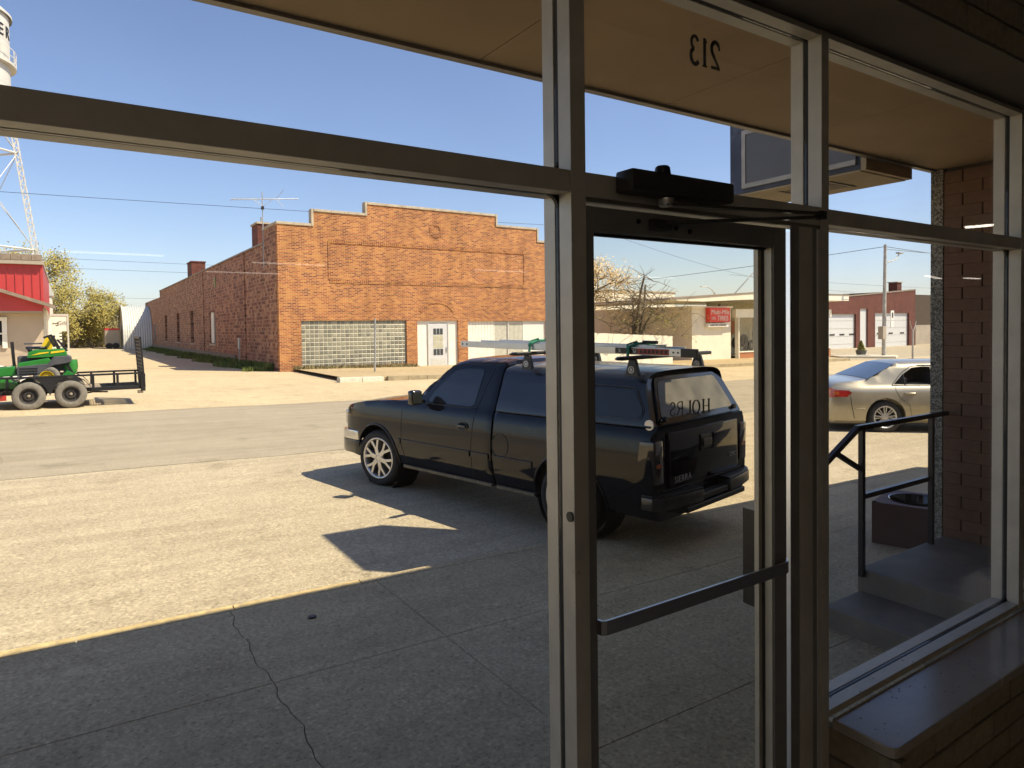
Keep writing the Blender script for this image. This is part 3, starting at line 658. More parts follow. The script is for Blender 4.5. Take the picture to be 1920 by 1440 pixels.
path = [(1.100, 1.292), (1.102, 1.278), (1.112, 1.273)]+[(x, 1.272) for x in lin(1.2, 1.80, 4)]+[(1.845+.035*math.sin(a), 1.307-.035*math.cos(a)) for a in lin(0, math.pi/2*.8, 6)]
ribbon(pb, path, .008, 1.425, 1.462); pb.build('push_bar', 'brushed', dr, smooth=False, bevel=.001)
# outside pull handle: bent plate
b = MB(); ribbon(b, [(1.803, 1.342), (1.826, 1.349), (1.838, 1.372), (1.842, 1.425)][::-1], .004, 1.285, 1.60)
b.build('pull_handle', 'black_trim', dr)
# closer
cl = thing('door_closer', 'dark door closer box with folded arm on the bar above the door', 'door closer', (1.33, 1.24, 2.55), world=True)
b = MB(); b.box(1.160, 1.540, 1.215, 1.279, 2.533, 2.588); b.build('closer_body', 'closer', cl, bevel=.008, smooth=True, auto=True)
MB().lathe([(.0, 2.612), (.015, 2.612), (.019, 2.608), (.022, 2.589), (0, 2.588)], c=(1.295, 1.247, 0), n=20).build('valve_cap', 'black_trim', cl, smooth=True, auto=True)
MB().lathe([(0, 2.508), (.016, 2.508), (.02, 2.515), (.02, 2.528), (0, 2.5285)], c=(1.30, 1.24, 0), n=20).build('spindle', 'brushed', cl, smooth=True, auto=True)
MB().beam((1.29, 1.235, 2.512), (1.80, 1.13, 2.515), .02, .007).build('arm', 'closer', cl, bevel=.001)
b = MB().beam((1.81, 1.13, 2.505), (1.33, 1.286, 2.474), .018, .009); b.build('arm', 'gunmetal', cl, bevel=.001)
MB().box(1.795, 1.822, 1.118, 1.142, 2.498, 2.522).build('arm_joint', 'black_trim', cl, bevel=.003)
MB().box(1.29, 1.36, 1.274, 1.2955, 2.455, 2.482).build('foot_bracket', 'closer', cl, bevel=.004)
for x, z in ((1.255, 2.474), (1.395, 2.466), (1.448, 2.461)):
    MB().lathe([(0, -.004), (.006, -.004), (.007, 0), (0, .001)], c=(x, 1.2955, z), axis='y', n=12).build('screw_hole', 'black_trim', dr)

# ------------------------------------------------------------------ canopy outside
cp = thing('canopy', 'beige flat canopy with panel seams jutting over the pavement', 'canopy', (1, 2.2, 3.5), world=True)
MB().box(-8.2, 14, 1.40, 2.885, 3.525, 3.6).build('deck', 'mortar_tan', cp)
for k in range(-6, 9):
    x0 = 1.72+1.28*k+.003; x1 = x0+1.274
    if x0 > 14: continue
    MB().box(x0, x1, 1.402, 2.862, 3.511, 3.524).build('soffit_panel', 'soffit', cp)
MB().box(-8.2, 14, 2.865, 2.91, 3.495, 3.53).build('drip_edge', 'soffit_trim', cp)
MB().box(-8.2, 14, 2.886, 2.95, 3.531, 4.755).build('fascia', 'fascia', cp)
MB().box(-8.2, 14, 1.4, 2.885, 4.62, 4.755).build('roof', 'fascia', cp)
# ------------------------------------------------------------------ pier, steps, railing
pr_ = thing('brick_pier', 'brown brick wing wall with a pebble-dash end right of the shop window', 'wall', (6.4, 2.2, .3), world=True)
MB().box(6.315, 6.75, 1.401, 2.80, .1, 3.51).build('wall_core', 'mortar_dark', pr_)
pm = MB().box(-.015, .015, -.143, .143, -.0483, .0483).build('brick', 'pier_brick', bevel=.003); pmd = pm.data; bpy.data.objects.remove(pm)
pm = MB().box(-.015, .015, -.069, .069, -.0483, .0483).build('brick', 'pier_brick', bevel=.003); pmh = pm.data; bpy.data.objects.remove(pm)
for r in range(32):
    y = 2.80-.146-(r % 2)*.148
    if r % 2: piece('brick', pmh, off((6.302, 2.80-.0715, .375+r*.0985), pr_), pr_)
    while y > 1.45:
        piece('brick', pmd, off((6.302+random.uniform(-.001, .001), y, .375+r*.0985), pr_), pr_); y -= .296
MB().box(6.28, 6.76, 2.802, 2.90, .05, 3.505).build('pebble_panel', 'pebble', pr_)
st = thing('concrete_steps', 'worn concrete landing and step against the brown brick pier', 'steps', (5.5, 2.1, 0), world=True)
MB().box(4.95, 9.5, 1.402, 2.798, -.2, .35).build('landing', 'step', st, bevel=.015)
MB().box(4.47, 4.949, 1.402, 2.78, -.2, .185).build('tread', 'step', st, bevel=.015)
MB().lathe([(0, .3515), (.20, .3515), (.22, .356), (.25, .356), (.262, .351)], c=(5.72, 2.02, 0), n=32).build('manhole_ring', 'jd_grey', st)
rl = thing('handrail', 'black square-tube metal railing on the concrete landing', 'railing', (5.4, 2.76, .35), world=True)
Yr = 2.755; wv = .038
MB().beam((4.86, Yr, 1.425), (6.25, Yr, 1.425), wv).build('top_rail', 'rail_black', rl, bevel=.003)
MB().beam((4.96, Yr, .905), (5.93, Yr, .905), wv).build('lower_rail', 'rail_black', rl, bevel=.003)
MB().beam((4.935, Yr, .30), (4.935, Yr, 1.405), wv).build('post', 'rail_black', rl, bevel=.003)
MB().beam((5.99, Yr, .33), (5.99, Yr, 1.405), wv).build('post', 'rail_black', rl, bevel=.003)
MB().beam((4.89, Yr, 1.428), (4.12, Yr, 1.04), wv).build('sloping_rail', 'rail_black', rl, bevel=.003)
MB().beam((4.60, Yr, 1.265), (4.92, Yr, 1.11), wv*.9).build('brace', 'rail_black', rl, bevel=.003)
MB().beam((4.13, Yr, .0), (4.13, Yr, 1.03), wv).build('post', 'rail_black', rl, bevel=.003)
# brown planter box behind the railing
px = thing('planter_box', 'square brown box planter with a round opening beyond the railing', 'planter', (7.2, 3.4, S(7)), world=True)
z0 = S(7); zt = .40
q = [Vector(p) for p in ((6.78, 3.69), (6.92, 3.20), (7.53, 3.20), (7.40, 3.69))]
q = [Vector(p) for p in ((6.74, 3.66), (6.93, 3.03), (7.6, 3.2), (7.40, 3.82))]
zt = .40
cc = sum(q, Vector((0, 0)))/4
ring = 32; b = MB()
vo = [(p.x, p.y, z0) for p in q]+[(p.x, p.y, zt) for p in q]
b.add(vo, [(0, 1, 5, 4), (1, 2, 6, 5), (2, 3, 7, 6), (3, 0, 4, 7)]); b.build('box_side', 'planter_brown', px, fixn=False)
bm_ = MB(); rr = .25
edge = []
for k in range(ring):
    a = 2*math.pi*k/ring; dv = Vector((math.cos(a), math.sin(a)))
    # hit of the ray with the quad outline
    best = 9
    for i in range(4):
        A, B = q[i]-cc, q[(i+1) % 4]-cc; e = B-A; den = dv.x*e.y-dv.y*e.x
        if abs(den) > 1e-9:
            t = (A.x*e.y-A.y*e.x)/den; u = (A.x*dv.y-A.y*dv.x)/den
            if t > 0 and -1e-6 <= u <= 1+1e-6: best = min(best, t)
    edge.append((cc+dv*best, cc+dv*rr))
for k in range(ring):
    (a, c), (d, e) = edge[k], edge[(k+1) % ring]
    bm_.quad((a.x, a.y, zt), (d.x, d.y, zt), (e.x, e.y, zt), (c.x, c.y, zt))
bm_.build('box_top', 'planter_brown', px, fixn=False)
MB().lathe([(.25, zt+.004), (.262, zt+.008), (.255, zt-.01), (.23, zt-.16), (0, zt-.16)], c=(cc.x, cc.y, 0), n=32).build('pot', 'black_gloss', px, smooth=True, auto=True)
MB().lathe([(.23, zt-.12), (.1, zt-.10), (0, zt-.09)], c=(cc.x, cc.y, 0), n=24).build('soil', 'soil', px)
# ------------------------------------------------------------------ projecting sign box
sg = thing('projecting_sign', 'navy projecting sign box with a pale framed grey face beyond the canopy edge', 'sign', (5.6, 3.6, 3.4), world=True)
MB().box(5.28, 5.99, 2.96, 4.22, 3.42, 5.50).build('sign_case', 'navy', sg, bevel=.01)
MB().box(5.28, 5.99, 2.915, 2.959, 3.41, 3.52).build('end_cap', 'sign_under', sg)
MB().box(5.285, 5.985, 2.965, 4.215, 3.405, 3.419).build('sign_bottom', 'sign_under', sg)
MB().box(5.262, 5.279, 2.99, 4.03, 3.50, 3.95).build('sign_face', 'sign_grey', sg)
for y0, y1, z0_, z1_ in ((4.03, 4.07, 3.46, 3.99), (2.99, 4.03, 3.46, 3.50), (2.99, 4.03, 3.95, 3.99)):
    MB().box(5.255, 5.279, y0, y1, z0_, z1_).build('sign_frame', 'sign_frame', sg)
vt = MB(); 
for k in range(6): vt.box(5.47+k*.055, 5.50+k*.055, 3.35, 3.75, 3.398, 3.4045)
vt.box(5.42, 5.82, 3.30, 3.33, 3.396, 3.4045); vt.box(5.42, 5.82, 3.77, 3.80, 3.396, 3.4045)
vt.build('vent_grille', 'brown_trim', sg)

# ================================================================== ACROSS THE STREET
bb = thing('brick_building', 'long orange-brown brick building with stepped stone-capped parapet and glass block window', 'building', (17.4, 34, 0), world=True)
FY = 34.0
# front wall: stepped gable with real openings
X0, X1 = 8.72, 26.16
def facewall(name, rects, y0, y1, m_, parent):
    b = MB()
    for (a, c, z0, z1) in rects: b.box(a, c, y0, y1, z0, z1)
    return b.build(name, m_, parent)
WZ0, WZ1 = .30, 2.70
rects = [(X0, 9.80, -.6, 7.45), (9.80, 15.53, -.6, WZ0), (9.80, 15.53, WZ1, 7.45), (15.53, 16.17, -.6, 7.45), (16.17, 18.74, 2.67, 7.45), (18.74, 19.38, -.9, 7.45), (19.38, 25.0, 2.62, 7.45), (19.38, 25.0, -.9, -.1), (25.0, X1, -.9, 7.45), (10.52, 24.34, 7.45, 8.20), (13.38, 21.36, 8.20, 8.80)]
facewall('front_wall', rects, FY, FY+.3, 'brick_front', bb)
# stone coping: joints between stones
def coping(x0, x1, z, n):
    for k in range(n):
        a = x0+(x1-x0)*k/n; c = x0+(x1-x0)*(k+1)/n
        MB().box(a+.004, c-.004, FY-.05, FY+.38, z, z+.13).build('coping_stone', 'limestone', bb, bevel=.012)
coping(X0-.05, 10.40, 7.452, 2); coping(24.46, X1+.05, 7.452, 2); coping(10.54, 13.25, 8.202, 3); coping(21.49, 24.32, 8.202, 3); coping(13.38, 21.36, 8.802, 8)
for x, z0_, z1_ in ((10.405, 7.453, 8.33), (24.345, 7.453, 8.33), (13.255, 8.203, 8.93), (21.365, 8.203, 8.93)):
    MB().box(x, x+.115, FY-.052, FY+.382, z0_, z1_).build('coping_stone', 'limestone', bb, bevel=.01)
# recessed-looking panel border of soldier bricks, standing proud
ss = MB().box(-.0325, .0325, -.025, .02, -.1, .1).build('b', 'brick_soldier', bevel=.004); sme = ss.data; bpy.data.objects.remove(ss)
def soldier_row(x0, x1, z):
    n = int((x1-x0)/.115)
    b = MB()
    for k in range(n+1):
        x = x0+k*(x1-x0)/n; b.box(x-.047, x+.047, FY-.028-random.uniform(0, .006), FY-.001, z-.1, z+.1)
    b.build('soldier_course', 'brick_front', bb).__setitem__('kind', 'stuff')
soldier_row(11.35, 23.3, 4.72); soldier_row(11.35, 23.3, 6.76)
for x in (11.28, 23.38):
    b = MB()
    for k in range(27): b.box(x-.05, x+.05, FY-.026, FY-.001, 4.83+k*.0725, 4.83+k*.0725+.064)
    b.build('panel_border', 'brick_front', bb)['kind'] = 'stuff'
b = MB()
for k in range(24):
    a = 2*math.pi*k/24; c = Vector((17.43+.34*math.cos(a), FY-.02, 7.72+.34*math.sin(a))); d = Vector((math.cos(a), 0, math.sin(a)))
    b.beam(c-d*.10, c+d*.10, .075, .018, (0, 1, 0))
b.build('brick_medallion', 'brick_front', bb)
b = MB()
for k in range(27):
    a = R(32+116*k/26); c = Vector((17.43+1.22*math.cos(a), FY-.02, 2.62+1.12*math.sin(a))); d = Vector((math.cos(a), 0, math.sin(a)))
    b.beam(c-d*.10, c+d*.10, .085, .02, (0, 1, 0))
b.build('brick_arch', 'brick_front', bb)
# glass block window: every block a piece
gw = MB().box(9.80, 15.53, FY+.10, FY+.2, WZ0, WZ1).build('window', 'block_mortar', bb)
nx, nz = 25, 11; cw, ch_ = (15.53-9.80)/nx, (WZ1-WZ0)/nz
t = MB(); s2 = cw/2-.012; h2 = ch_/2-.012
t.add([(-s2, 0, -h2), (s2, 0, -h2), (s2, 0, h2), (-s2, 0, h2), (-s2+.02, -.014, -h2+.02), (s2-.02, -.014, -h2+.02), (s2-.02, -.014, h2-.02), (-s2+.02, -.014, h2-.02)], [(0, 1, 5, 4), (1, 2, 6, 5), (2, 3, 7, 6), (3, 0, 4, 7), (4, 5, 6, 7)])
tt = t.build('b', 'block_glass', fixn=True); bme = tt.data; bpy.data.objects.remove(tt)
for i in range(nx):
    for j in range(nz):
        o = piece('glass_block', bme, off((9.80+cw*(i+.5), FY+.098, WZ0+ch_*(j+.5)), bb), gw)
MB().box(9.72, 15.6, FY-.05, FY+.1, WZ0-.09, WZ0-.002).build('window_sill', 'brick_soldier', bb)
# door bay
MB().box(16.17, 16.84, FY+.12, FY+.2, -.5, 2.67).build('side_panel', 'white_paint', bb)
MB().box(18.16, 18.74, FY+.12, FY+.2, -.5, 2.67).build('side_panel', 'white_paint', bb)
MB().box(16.84, 18.16, FY+.12, FY+.2, 2.53, 2.67).build('transom_panel', 'white_paint', bb)
d = MB().box(16.90, 18.09, FY+.09, FY+.14, -.14, 2.50).build('entrance_door', 'white_door', bb)
MB().box(16.84, 16.90, FY+.06, FY+.16, -.14, 2.53).build('door_frame', 'white_metal', d); MB().box(18.09, 18.16, FY+.06, FY+.16, -.14, 2.53).build('door_frame', 'white_metal', d)
for i in range(3):
    for j in range(4):
        MB().box(17.19+i*.21, 17.19+i*.21+.18, FY+.082, FY+.089, .72+j*.385, .72+j*.385+.345).build('door_pane', 'sedan_glass' if j in (0, 3) else 'curtain', d)
MB().box(17.05, 17.95, FY+.08, FY+.089, .0, .52).build('kick_panel', 'white_metal', d)
MB().box(17.98, 18.02, FY+.05, FY+.089, .85, 1.15).build('door_handle', 'galv', d)
# shop window bay with curtains, white boards left and right
MB().box(19.38, 21.25, FY+.12, FY+.2, -.1, 2.62).build('board_panel', 'white_paint', bb)
MB().box(23.30, 25.0, FY+.12, FY+.2, -.1, 2.62).build('board_panel', 'white_paint', bb)
for x0, x1 in ((21.25, 22.18), (22.24, 23.30)):
    wn = MB().box(x0, x1, FY+.14, FY+.2, -.1, 2.60).build('window', 'white_metal', bb)
    b = MB(); n = 22
    for k in range(n):
        xa = x0+(x1-x0)*k/n; b.quad((xa, FY+.13+.02*(k % 2), .0), (xa+(x1-x0)/n, FY+.13+.02*((k+1) % 2), .0), (xa+(x1-x0)/n, FY+.13+.02*((k+1) % 2), 2.5), (xa, FY+.13+.02*(k % 2), 2.5))
    b.build('curtain', 'curtain', wn)
MB().box(22.18, 22.24, FY+.08, FY+.2, -.1, 2.62).build('window_post', 'white_metal', bb)
for k in range(9): MB().box(19.38+.2*k+.19, 19.38+.2*k+.198, FY+.114, FY+.1195, 0, 2.6).build('board_joint', 'cream_dark', bb)
# side wall with tall windows (real recesses)
SX = 8.70; wins = [(50.9, 53.2, 1.35, 3.65), (60.6, 62.2, 1.3, 4.0), (68.9, 70.6, 1.3, 4.0), (78., 79.8, 1.3, 4.0)]
ysd = [FY+.3]
for a, c, *_ in wins: ysd += [a, c]
ysd += [84.0]
b = MB()
for k in range(0, len(ysd), 2): b.box(SX, SX+.35, ysd[k], ysd[k+1], -.3, 6.75)
for a, c, z0_, z1_ in wins: b.box(SX, SX+.35, a, c, -.3, z0_); b.box(SX, SX+.35, a, c, z1_, 6.75)
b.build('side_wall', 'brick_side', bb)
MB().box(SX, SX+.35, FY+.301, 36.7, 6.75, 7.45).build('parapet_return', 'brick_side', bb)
MB().box(SX-.05, SX+.4, FY+.39, 36.75, 7.452, 7.58).build('coping_stone', 'limestone', bb, bevel=.01)
MB().box(SX-.06, SX+.4, 36.76, 84.05, 6.752, 6.84).build('roof_edge', 'brown_trim', bb)
MB().box(SX+.36, X1-.3, FY+.31, 83.9, 6.4, 6.5).build('roof', 'cream_dark', bb)
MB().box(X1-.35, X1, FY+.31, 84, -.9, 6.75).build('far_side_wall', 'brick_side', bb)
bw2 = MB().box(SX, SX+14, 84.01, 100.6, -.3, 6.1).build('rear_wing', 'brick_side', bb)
for y in (89, 94.5): MB().box(SX-.01, SX+.1, y, y+1.6, 1.2, 3.2).build('window', 'dark_glass', bb)
for k, (a, c, z0_, z1_) in enumerate(wins):
    wn = MB().box(SX+.20, SX+.24, a, c, z0_, z1_).build('window', 'dark_glass', bb)
    for z in lin(z0_, z1_, 3): MB().box(SX+.15, SX+.198, a, c, z-.03, z+.03).build('window_bar', 'brown_trim', wn)
    if k == 0: MB().box(SX+.10, SX+.19, c-1.1, c-.05, z0_+.05, z1_-.05).build('window_board', 'white_paint', wn)
    MB().box(SX-.04, SX+.19, a-.1, c+.1, z0_-.12, z0_-.002).build('window_sill', 'limestone', wn)
for y, h in ((41.2, 6.7), (55.4, 6.7)): MB().box(SX-.06, SX-.001, y, y+.35, .5, h).build('pilaster', 'brick_side', bb)
MB().box(SX-.03, SX+.02, 50.3, 50.9, 5.3, 6.0).build('vent_opening', 'dark_glass', bb)
MB().box(SX-.12, SX-.001, 44, 100, -.2, .75).build('foundation', 'step', bb)
for nm, x, y, w_, z0_, z1_ in (('a', SX+.03, 38.0, .62, 6.4, 8.0), ('b', SX+.45, 64.0, 1.1, 6.4, 8.25)):
    chm = MB().box(x, x+w_, y, y+w_*2.2, z0_, z1_).build('chimney', 'brick_red', bb)
    MB().box(x-.06, x+w_+.06, y-.06, y+w_*2.2+.06, z1_+.001, z1_+.1).build('chimney_cap', 'limestone' if nm == 'a' else 'brick_red', chm)
    if nm == 'a': MB().tube([(x+.3, y+.4, z1_+.1), (x+.3, y+.4, z1_+.42)], .05).build('flue_pipe', 'galv', chm)
# gas meter post by the wall
mt = thing('meter_post', 'small pale meter box on a thin post against the shaded brick side wall', 'meter', (8.45, 42, .2), world=True)
MB().box(8.4, 8.5, 41.9, 42.1, 1.15, 1.8).build('meter_box', 'white_metal', mt, bevel=.01); MB().tube([(8.45, 42, .2), (8.45, 42, 1.15)], .035).build('post', 'galv', mt)
# aerial
an = thing('tv_aerial', 'old rooftop television aerial with long boom beside the brick chimney', 'antenna', (8.55, 36.2, 6.9), world=True)
MB().tube([(8.56, 36.1, 5.5), (8.56, 36.1, 9.35)], .025).build('mast', 'galv', an)
MB().tube([(7.05, 36.1, 8.83), (10.4, 36.1, 9.16)], .022).build('boom', 'galv', an)
b = MB()
for x in lin(7.1, 9.0, 9): b.tube([(x, 35.5+(x-7.1)*.12, 8.83+(x-7.05)*.1), (x, 36.7-(x-7.1)*.12, 8.83+(x-7.05)*.1)], .008, 5)
b.tube([(9.25, 36.1, 9.05), (9.62, 36.0, 9.55)], .012); b.tube([(9.25, 36.1, 9.05), (9.6, 36.0, 8.65)], .012); b.tube([(8.56, 36.1, 8.6), (9.1, 36.1, 9.02)], .012); b.tube([(8.56, 36.1, 8.6), (8.15, 36.1, 8.93)], .012)
b.build('elements', 'galv', an)
MB().box(8.5, 8.62, 36.0, 36.2, 8.45, 8.6).build('rotor', 'black_trim', an)
# thin post
mp = thing('metal_post', 'thin bare metal post standing before the glass block window', 'post', (12.1, 30.2, .05), world=True)
MB().tube([(12.12, 30.2, -.1), (12.18, 30.2, 2.72)], .045, 10).build('post_tube', 'galv', mp)
# quonset hut
qh = thing('quonset_hut', 'pale corrugated arched metal shed beyond the end of the alley', 'shed', (8, 93, .2), world=True)
hw, hh = 5.0, 5.3
arcp = [(hw*math.cos(a), hh*max(0, math.sin(a))**.75) for a in lin(0, math.pi, 28)]
xsq = lin(5.75, 16., 82)
b = MB(); n = len(arcp)
for j, x in enumerate(xsq):
    k_ = 1+.010*(j % 2)
    for (y, z) in arcp: b.v.append((x, 97.5-y*k_, .2+z*k_))
b.f = [(j*n+i, j*n+i+1, (j+1)*n+i+1, (j+1)*n+i) for j in range(82) for i in range(n-1)]; b.mi = [0]*len(b.f)
b.build('arched_roof', 'white_metal', qh, fixn=False)
MB().prism([(97.5-y*.99, .2+z*.99) for y, z in arcp], 5.78, 5.84, 'x').build('end_wall', 'cream_wall', qh)
MB().add([(x, 97.5-y*k_, .2+z*k_) for x in (5.62, 5.78) for k_ in (1.0, 1.03) for (y, z) in arcp], [(a0+i, a0+i+1, a1+i+1, a1+i) for a0, a1 in ((0, n), (2*n, 3*n), (n, 3*n), (0, 2*n)) for i in range(n-1)]).build('rim_trim', 'white_metal', qh, fixn=False)
# truck box by the quonset
tb = thing('storage_trailer', 'grey storage trailer with a red stripe parked beside the arched shed', 'trailer', (4.6, 97, .2), world=True)
MB().box(3.9, 5.4, 96, 99, .75, 2.55).build('box_body', 'cream_dark', tb); MB().box(3.88, 5.42, 95.98, 99, 2.55, 2.8).build('red_top', 'red_metal', tb)
for x in (4.3, 5.0): MB().lathe([(0, 95.9), (.38, 95.9), (.38, 96.15), (0, 96.15)], c=(x, 0, .62), axis='y', n=16).build('wheel', 'tyre', tb)
for k in range(6): MB().box(4.0+k*.24, 4.02+k*.24, 95.97, 95.999, .8, 2.5).build('rib', 'galv', tb)
# ------------------------------------------------------------------ red building
rb = thing('red_building', 'tan building with red metal upper wall and brown trim at the left edge', 'building', (-3, 42, .3), world=True)
RY = 40.
MB().box(-14, -.92, RY, 54, .0, 3.47).build('lower_wall', 'tan_siding', rb)
MB().box(-14, -.90, RY-.02, 54, 3.475, 5.55).build('upper_wall', 'red_metal', rb)
for k in range(40):
    x = -.98-k*.33
    if x < -14: break
    MB().box(x-.02, x+.02, RY-.055, RY-.021, 3.48, 5.54).build('metal_rib', 'red_metal', rb)
for k in range(20):
    x = -.93-k*.40
    MB().box(x-.385, x, RY-.30, 54, 5.75, 6.02).build('parapet_panel', 'brown_trim', rb)
MB().box(-14, -.86, RY-.28, 54, 5.551, 5.749).build('fascia_board', 'cream_dark', rb)
# sloping eave in front
def rake(x): return 3.40+(-.42-x)*.365
MB().add([(x, y, z) for (x) in (-7, -.42) for y in (38.9, RY-.06) for z in (rake(x), rake(x)+.16)], [(0, 1, 3, 2), (4, 6, 7, 5), (0, 4, 5, 1), (2, 3, 7, 6), (0, 2, 6, 4), (1, 5, 7, 3)]).build('rake_board', 'brown_trim', rb)
MB().prism([(-7, 3.3), (-.93, 3.3), (-.93, rake(-.93)), (-7, rake(-7))], RY-.6, RY-.07, 'y').build('gable_board', 'red_metal', rb)
MB().box(-7, -.95, RY-.60, RY-.02, 3.22, 3.299).build('gable_trim', 'cream_dark', rb)
wn = MB().box(-3.2, -2.55, RY-.05, RY-.001, 1.7, 2.85).build('window', 'dark_glass', rb)
MB().box(-2.55, -2.36, RY-.1, RY-.001, 1.55, 3.0).build('window_trim', 'white_paint', wn); MB().box(-3.3, -2.35, RY-.12, RY-.001, 2.851, 3.02).build('window_trim', 'white_paint', wn)
MB().box(-3.2, -2.55, RY-.07, RY-.051, 2.2, 2.28).build('window_bar', 'white_paint', wn)
MB().box(-.91, -.80, RY+.0, RY+.12, .2, 3.47).build('corner_trim', 'white_paint', rb)
MB().tube([(-.78, RY-.3, 3.35), (-.72, RY-.15, 3.0), (-.74, RY-.05, .4)], .05).build('downpipe', 'white_paint', rb)
# low white shed and notice panel behind it
ws = thing('white_shed', 'small white gabled shed roof showing behind the red building', 'shed', (-.9, 60, .3), world=True)
MB().add([(-2.4, 60, 5.9), (-.95, 60, 5.9), (-.70, 60, 5.0), (-2.4, 60, 5.0), (-2.4, 63, 5.9), (-.95, 63, 5.9), (-.70, 63, 5.0), (-2.4, 63, 5.0)], [(0, 1, 2, 3), (7, 6, 5, 4), (1, 5, 6, 2), (0, 4, 5, 1), (3, 2, 6, 7), (0, 3, 7, 4)]).build('roof', 'white_metal', ws)
MB().box(-2.4, -.85, 60.1, 63, .2, 4.99).build('wall', 'cream_wall', ws)
npn = thing('notice_board', 'white framed notice board on posts behind the mower', 'sign', (-.3, 50, .4), world=True)
MB().box(-.85, .02, 50, 50.08, 2.35, 3.3).build('board', 'white_paint', npn); MB().box(.03, .12, 49.97, 50.08, .3, 3.42).build('post', 'white_metal', npn); MB().box(-.85, .03, 49.97, 50.08, 3.301, 3.42).build('frame_rail', 'white_metal', npn)
MB().box(-.85, -.25, 50, 50.08, .3, 2.34).build('lower_board', 'white_paint', npn)
text('lettering', 'Gifts', .34, frame((1, 0, 0), (0, 0, 1), off((-.15, 49.985, 2.85), npn)), 'galv', npn)
b = MB(); b.box(-.62, -.50, 49.98, 49.995, 2.82, 2.86); b.box(-.48, -.40, 49.98, 49.995, 2.82, 2.9); b.box(-.55, -.42, 49.98, 49.995, 2.7, 2.74); b.box(-.7, -.65, 49.98, 49.995, 2.8, 2.88); b.build('logo_print', 'black_print', npn)
for k in range(6): MB().box(-.38, -.38+.22+.1*(k % 2), 49.985, 49.998, 2.22-k*.2, 2.27-k*.2).build('printed_line', 'black_print', npn)
# ------------------------------------------------------------------ water tower
wt = thing('water_tower', 'white riveted water tower on lattice legs at the left edge', 'water tower', (-6.9, 70, .5), world=True)
TX, TYY, Rt = -6.9, 70., 3.57
MB().lathe([(Rt, 21.5), (Rt, 28.3)], c=(TX, TYY, 0), n=64).build('tank', 'tank_white', wt, smooth=True, fixn=False)
MB().lathe([(Rt+.22, 28.15), (Rt+.22, 28.35), (2.2, 29.8), (.2, 30.8), (0, 30.8)], c=(TX, TYY, 0), n=64).build('cone_roof', 'tank_white', wt, fixn=True)
MB().lathe([(0, 19.5), (1.6, 19.9), (2.9, 20.7), (Rt, 21.5)], c=(TX, TYY, 0), n=48).build('bowl', 'tank_white', wt, smooth=True)
MB().lathe([(Rt-.1, 24.1), (Rt+.42, 24.15), (Rt+.42, 24.35), (Rt-.1, 24.35)], c=(TX, TYY, 0), n=64, closed=True).build('balcony', 'tank_white', wt)
rlg = MB()
for z in (24.8, 25.4): rlg.lathe([(Rt+.38, z), (Rt+.42, z), (Rt+.42, z+.05), (Rt+.38, z+.05)], c=(TX, TYY, 0), n=64, closed=True)
for k in range(28):
    a = 2*math.pi*k/28; x, y = TX+(Rt+.40)*math.cos(a), TYY+(Rt+.40)*math.sin(a); rlg.tube([(x, y, 24.35), (x, y, 25.45)], .03, 5)
rlg.build('balcony_rail', 'steel_white', wt)
for z in (22.6, 23.7, 26.1, 27.3): MB().lathe([(Rt, z), (Rt+.012, z), (Rt+.012, z+.05), (Rt, z+.05)], c=(TX, TYY, 0), n=64, closed=True).build('plate_seam', 'steel_white', wt)
for a, ch in ((-14, 'R'), (-30, 'E'), (-46, 'T'), (-62, 'A'), (-78, 'W')):
    a = R(a); n_ = Vector((math.cos(a), math.sin(a), 0)); x_ = Vector((-math.sin(a), math.cos(a), 0))
    if ch in 'ER':
        t = text('letter', ch, 1.35, frame(x_, (0, 0, 1), off(Vector((TX, TYY, 26.75))+n_*(Rt+.03), wt)), 'black_print', wt, extrude=.02)
def legpt(a, z): r = 3.05+(23.5-z)/23.5*3.0; return Vector((TX+r*math.cos(a), TYY+r*math.sin(a), z))
for k in range(4):
    a = k*math.pi/2; p0, p1 = legpt(a, .3), legpt(a, 24.1); lg = MB()
    t_ = Vector((-math.sin(a), math.cos(a), 0)); r_ = Vector((math.cos(a), math.sin(a), 0))
    for s1 in (-1, 1):
        for s2 in (-1, 1): lg.beam(p0+t_*.17*s1+r_*.17*s2, p1+t_*.17*s1+r_*.17*s2, .09)
    n = 62
    for j in range(n):
        q0 = p0.lerp(p1, j/n); q1 = p0.lerp(p1, (j+1)/n); s_ = 1 if j % 2 else -1
        for s2 in (-1, 1):
            lg.beam(q0+t_*.17*s_+r_*.19*s2, q1-t_*.17*s_+r_*.19*s2, .07, .02); lg.beam(q0+r_*.17*s_+t_*.19*s2, q1-r_*.17*s_+t_*.19*s2, .02, .07)
    lg.build('leg', 'steel_white', wt)
for k in range(4):
    a, c = k*math.pi/2, (k+1)*math.pi/2
    for z0_, z1_ in ((.5, 9.3), (9.3, 17.3), (17.3, 23.8)):
        MB().tube([legpt(a, z1_), legpt(c, z1_)], .09, 6).build('strut', 'steel_white', wt) if z1_ < 20 else None
        for (u, v) in ((a, c), (c, a)): MB().tube([legpt(u, z0_), legpt(v, z1_)], .03, 5).build('tie_rod', 'steel_white', wt)
MB().tube([(TX, TYY, .3), (TX, TYY, 19.6)], .45, 16).build('riser_pipe', 'steel_white', wt)
